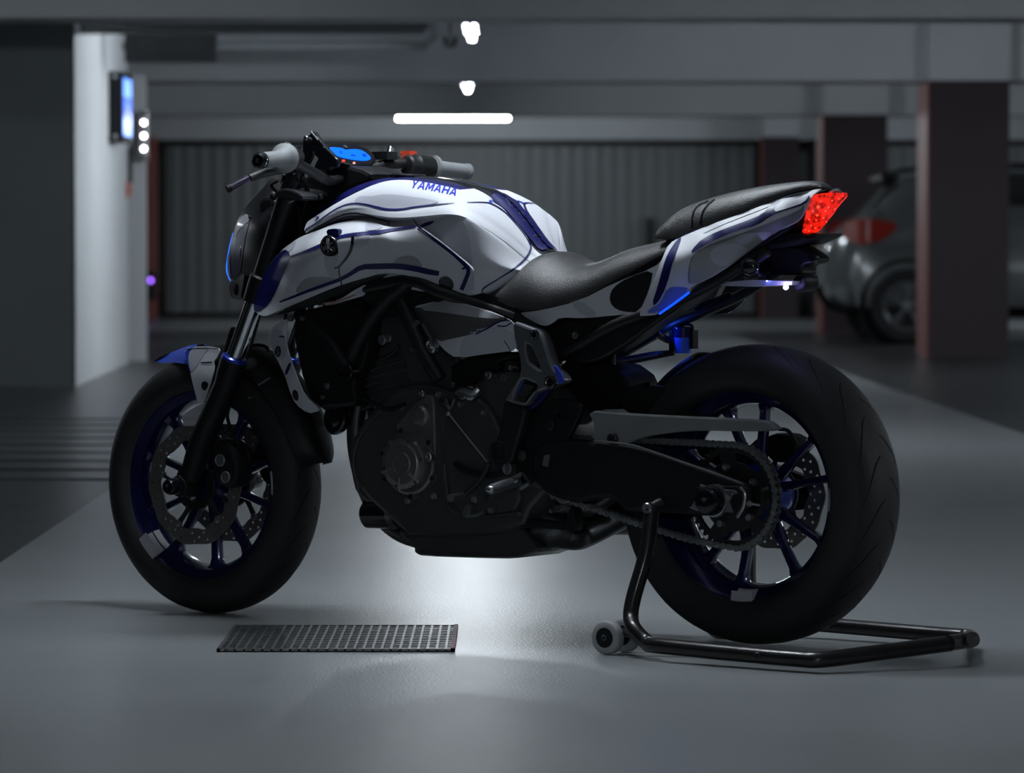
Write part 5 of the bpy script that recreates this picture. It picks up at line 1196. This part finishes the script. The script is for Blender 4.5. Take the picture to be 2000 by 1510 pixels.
mb = MB(); pts = [P(x, y, .012) for x, y in ((455, 455), (450, 474), (446, 495), (443.5, 515), (443.5, 530), (447, 542), (450, 549))]; tube(pts, [.0006, .0009, .0012, .0017, .002, .0014, .0008], LEDLINE, mb, 8); mb.build('position_light', cw, label='thin glowing blue light strip')
hl = ball(P(505, 500, .0), .062, mat('headlamp_glass', (.03, .03, .04), .08, coat=1.), sc3=(.35, 1., 1.1), n=28).build('headlamp', BK)
mb = panel([(447, 553), (462, 545), (478, 532), (474, 560), (470, 580), (474, 586), (456, 585), (449, 576)], [(447, 553, .03), (478, 532, .08), (474, 586, .08), (449, 576, .03)], DGREY, .01, 6); r_ = mb.mirrored(); MB().join(mb).join(r_).build('headlamp_lower', BK)
plate([(450, 556), (478, 540), (500, 540), (495, 600), (480, 592), (456, 580)], .06, -.06, BLACK, .01).build('headlamp_bracket', BK)
mb = MB()
for (x, y, v, r) in ((535, 382, .09, .011), (536, 396, .09, .009), (537, 418, .09, .010), (488, 424, .1, .004), (507, 505, .1, .004), (626, 384, .08, .007), (617, 386, .08, .006)): ball(P(x, y, v), r, DGREY, n=12).build('clamp_fitting', BK)
for k in range(5): ball(P(560 + k * 3.5, 396 - k * 1.5, .11), .006 - .0004 * k, CHROME, mb, (1.4, .6, .8), n=10)
mb.build('chrome_spring', BK)
mb = MB(); tube([P(556, 340, .12), P(552, 360, .11), P(560, 378, .1)], .005, BLACK, mb, 8); tube([P(575, 338, .12), P(580, 360, .1), P(570, 380, .08)], .005, GLOSS, mb, 8); tube([P(545, 352, .15), P(530, 362, .13), P(545, 380, .1)], .004, BLACK, mb, 8)
tube([P(590, 345, .1), P(600, 370, .08), P(590, 420, .06), P(560, 470, .05)], .006, BLACK, mb, 8); tube([P(750, 320, -.1), P(700, 345, -.05), P(640, 390, 0), P(610, 450, .04)], .006, BLACK, mb, 8); mb.build('cables', BK)
plate([(590, 345), (640, 320), (700, 325), (735, 345), (690, 366), (640, 400), (600, 440), (570, 470), (556, 440), (565, 390)], .03, -.09, BLACK, .01).build('steering_cover', BK)
# handlebar and grips
G1 = P(512, 313, .37); G2 = P(556, 309, .262); D1 = P(912, 335, -.375); D2 = P(846, 328, -.262)
mb = MB(); tube([G1, G2, P(600, 330, .17), P(640, 352, .09), P(665, 350, .03), P(690, 345, -.03), P(735, 325, -.1), P(790, 320, -.175), D2, D1], .0115, BLACK, mb, 16); hb = mb.build('handlebar', BK)
dl = (G1 - G2).normalized(); Lg = (G1 - G2).length
lathe(G2, dl, [(-.004, .012), (-.004, .033), (.003, .0335), (.012, .026), (.028, .0195), (.045, .0178), (Lg - .004, .0175), (Lg, .017)], GRIPM, 40).build('grip', BK, 50, label='grey rubber grip with flared flange')
lathe(G1, dl, [(0, .0165), (.004, .0185), (.016, .0178), (.022, .013), (.0225, .005), (.019, 1e-5)], GLOSS, 32).build('bar_end', BK)
dr = (D1 - D2).normalized(); Lr = (D1 - D2).length
lathe(D2, dr, [(-.02, .025), (-.006, .0255), (-.006, .029), (.004, .029), (.006, .0185), (Lr - .006, .0168), (Lr - .005, .019), (Lr + .004, .0185), (Lr + .004, 1e-5)], GRIPM, 40).build('grip', BK, 50)
lathe(D2, -dr, [(.008, .018), (.012, .0265), (.06, .0275), (.065, .024), (.085, .024), (.09, .02), (.092, .012)], BLACK, 32).build('throttle_housing', BK)
rk = MB(); q = P(800, 300, -.21); box(q + Vector((-.012, -.014, -.012)), q + Vector((.012, .014, .006)), REDP, rk, .003); ball(P(786, 299, -.2), .005, REDP, rk, n=10); rk.build('kill_switch', BK, label='red switch')
mb = MB(); a = P(766, 292, -.16); b = P(783, 322, -.17)
tube([P(765, 290, -.16), P(768, 300, -.16), P(775, 312, -.165), P(778, 325, -.17)], [.006, .008, .010, .007], CHROME, mb, 12); tube([P(762, 288, -.16), P(760, 300, -.15)], .006, GLOSS, mb, 10); bolt(P(781, 326, -.165), .007, .006, STEEL, mb); mb.build('brake_lever_clamp', BK)
mb = MB(); q = P(738, 300, -.1); box(P(750, 312, -.12) + Vector((-.025, -.02, 0)), P(750, 312, -.12) + Vector((.02, .02, .018)), BLACK, mb, .004); mb.build('master_cylinder', BK)
mb = MB(); tube([P(766, 296, -.16), P(800, 312, -.22) + Vector((.05, 0, -.01)), P(880, 332, -.34) + Vector((.06, 0, -.015))], [.008, .006, .005], DGREY, mb, 10); mb.build('brake_lever', BK)
# left side clutch lever, switch and mirror stalk
mb = MB(); a = P(447, 368, .36); b = P(486, 348, .32); c = P(520, 336, .27); d = P(560, 330, .2)
tube([d, c, b], [.010, .010, .009], BLACK, mb, 12); tube([b, a], [.0085, .0075], mat('violet_chrome', (.5, .42, .62), .15, metal=1.), mb, 16); tube([a.lerp(b, .08), a + (a - b).normalized() * .004], .0092, BLACK, mb, 14); mb.build('clutch_lever', BK)
mb = MB(); lathe(G2, -dl, [(.006, .018), (.010, .027), (.028, .028), (.04, .022), (.06, .02), (.062, .012)], BLACK, 28, mb); tube([G2 + Vector((0, -.03, .02)), G2 + Vector((0, -.05, .024))], .006, GLOSS, mb, 8)
for k in range(6):
    g = .3 + k * .28; ball(G2 - dl * .01 + Vector((-.02 * math.cos(g), 0, .033 * math.sin(g))), .003, STEEL, mb, n=8)
mb.build('switch_housing', BK)
plate([(590, 270), (604, 263), (607, 258), (613, 256), (622, 270), (634, 287), (648, 300), (662, 314), (655, 330), (600, 335), (570, 332), (562, 315), (575, 300), (590, 302)], .10, .09, GLOSS, .004, holes=[[(607, 294), (613, 296), (612, 304), (622, 306), (614, 322), (608, 337), (600, 327), (602, 318), (609, 306)]]).build('dash_bracket', BK)
plate([(590, 271), (596, 265), (606, 270), (604, 277), (594, 280)], .137, .128, BLACK, .003).build('hose_guide', BK)
lathe(P(597, 270, .137), Y1, [(0, .006), (.002, .005), (.002, 1e-5)], STEEL, 16).build('guide_bolt', BK)
mb = MB(); tube([P(607, 257, .135), P(621, 274, .135)], .0022, STEEL, mb, 8); tube([P(632, 287, .1), P(662, 314, .06)], .0022, STEEL, mb, 8); tube([P(664, 317, .06), P(694, 324, 0)], .0016, STEEL, mb, 8); mb.build('dash_trim', BK)
# instrument: plane tilted to the rider
DO = P(685, 303, 0); DN = Vector((-.80, 0, .60)); e1 = Vector((0, 1, 0)); e2 = Vector((.60, 0, .80))
def dpoly(pts, off): return [((q := PP(x, y, DO + DN * off, DN)) - DO).dot(e1) for x, y in pts], None
def dash(pts, h0, h1, m, bev=.001, ch=0):
    p = chaikin(pts, ch) if ch else pts; q = [PP(x, y, DO + DN * h0, DN) - DO for x, y in p]
    return prism(MB(), [(a.dot(e1), a.dot(e2)) for a in q], [], m, h0, h1, bev, lambda a, b, h: DO + e1 * a + e2 * b + DN * h)
ds = dash([(630, 286), (640, 280), (660, 277), (690, 279), (715, 287), (732, 303), (735, 316), (725, 323), (694, 324), (664, 317), (648, 304)], 0, -.03, GLOSS, .003).build('instrument', BK)
lc = dash([(641, 287.5), (656, 287.5), (668, 289), (676, 293), (684, 291), (704, 291.6), (717, 299.6), (726, 309), (720, 313), (710, 314), (693, 312.4), (669, 308), (656, 303)], .0012, .0, LCD, 0, 1).build('display', ds, label='glowing blue display')
mb = MB()
DK = emis('lcd_dark_segments', (.0, .05, .55), .6)
for (x0, y0, x1, y1) in ((708, 300, 716, 306), (664, 294, 668, 300), (686, 301, 694, 305)): mb.join(dash([(x0, y0), (x1, y0 + 1), (x1, y1), (x0, y1 - 1)], .0018, .0012, DK, 0))
mb.build('display_marks', ds)
mb = MB(); mb.join(dash([(669, 311.5), (674, 312), (674, 315.5), (669, 315)], .002, 0, emis('red_indicator', (1, .05, .03), .9), 0)); mb.join(dash([(690, 316), (694, 316.5), (694, 320), (690, 319.5)], .002, 0, emis('pale_indicator', (.9, .4, .35), .5), 0)); mb.build('warning_lamps', ds)
mb = dash([(671, 283), (675, 283), (679, 287), (678, 289), (673, 287)], .002, 0, STEEL, 0); mb.build('dash_logo', ds)
XF[0] = ID

# ================================================================== REAR STAND
so = Vector((-.8, 0, 0)); OFF[0] = so
ST = empty('rear_stand'); ST.matrix_world = B @ Matrix.Translation(so); tag(ST, 'black tubular paddock stand with castors under the rear wheel', 'stand')
for s in (1, -1):
    def Q(q): return Vector((q.x, q.y * s, q.z))
    u1, v1, r = -1.08, .3, .0165
    mb = MB(); w_ = P(1203, 1245, .215); w_.z = .036
    hook = P(1273, 992, .17); k1 = P(1262, 1080, .195); k2 = P(1238, 1165, .22); k3 = P(1232, 1205, .235); k4 = P(1246, 1250, .26); k4.z = .045
    pts = [hook, k1, k2, k3, k4 + Vector((.008, 0, .012)), k4 + Vector((-.03, .008, -.012)), Vector((-.70, .298, .032)), Vector((-.9, .303, .028)), Vector((u1 + .04, .303, .026)), Vector((u1 - .015, .29, .027)), Vector((-1.16, .17, .036)), Vector((-1.24, .04, .048))]
    tube([Q(p) for p in pts], r, STANDM, mb, 18, 7); mb.build('frame_tube', ST, label=None)
    mb = MB(); bolt(Q(hook + Y1 * .012), .012, .010, STEEL, mb, axis=(0, s, 0)); mb.build('hook_bolt', ST)
    mb = MB(); tube([Q(hook + Vector((-.01, -.02, .01))), Q(hook + Vector((0, 0, 0)))], .012, STANDM, mb, 14); mb.build('hook', ST)
    for dv in (.03, -.035):
        c = Q(Vector((w_.x, w_.y + dv, .0355)))
        wh = lathe(c, (0, 1, 0), [(-.012, .02), (-.012, .032), (-.009, .035), (.009, .035), (.012, .032), (.012, .02)], WHEELW, 40).build('castor', ST, 50)
        lathe(c, (0, 1, 0), [(-.013, .004), (-.013, .021), (.013, .021), (.014, .012), (.014, .004), (.017, .004), (.017, 1e-5)], BLACK, 30).build('castor_hub', wh)
    mb = MB(); tube([Q(w_ + Vector((0, -.05, 0))), Q(w_ + Vector((0, .045, 0)))], .006, STEEL, mb, 10); tube([Q(w_), Q(w_ + Vector((-.03, .01, .01))), Q(k4)], .010, STANDM, mb, 10); mb.build('castor_axle', ST)
    q = P(1535, 1283, .265); mb = MB(); bolt(Q(Vector((-.955, .317, .028))), .008, .006, DGREY, mb, axis=(0, s, 0)); mb.build('rail_bolt', ST)
mb = MB(); tube([Vector((-1.24, .05, .049)), Vector((-1.24, -.05, .049))], .0165, STANDM, mb, 18); tube([Vector((-1.235, 0, .05)), Vector((-1.262, 0, .054))], .015, STANDM, mb); mb.build('handle', ST)
OFF[0] = Vector((0, 0, 0))
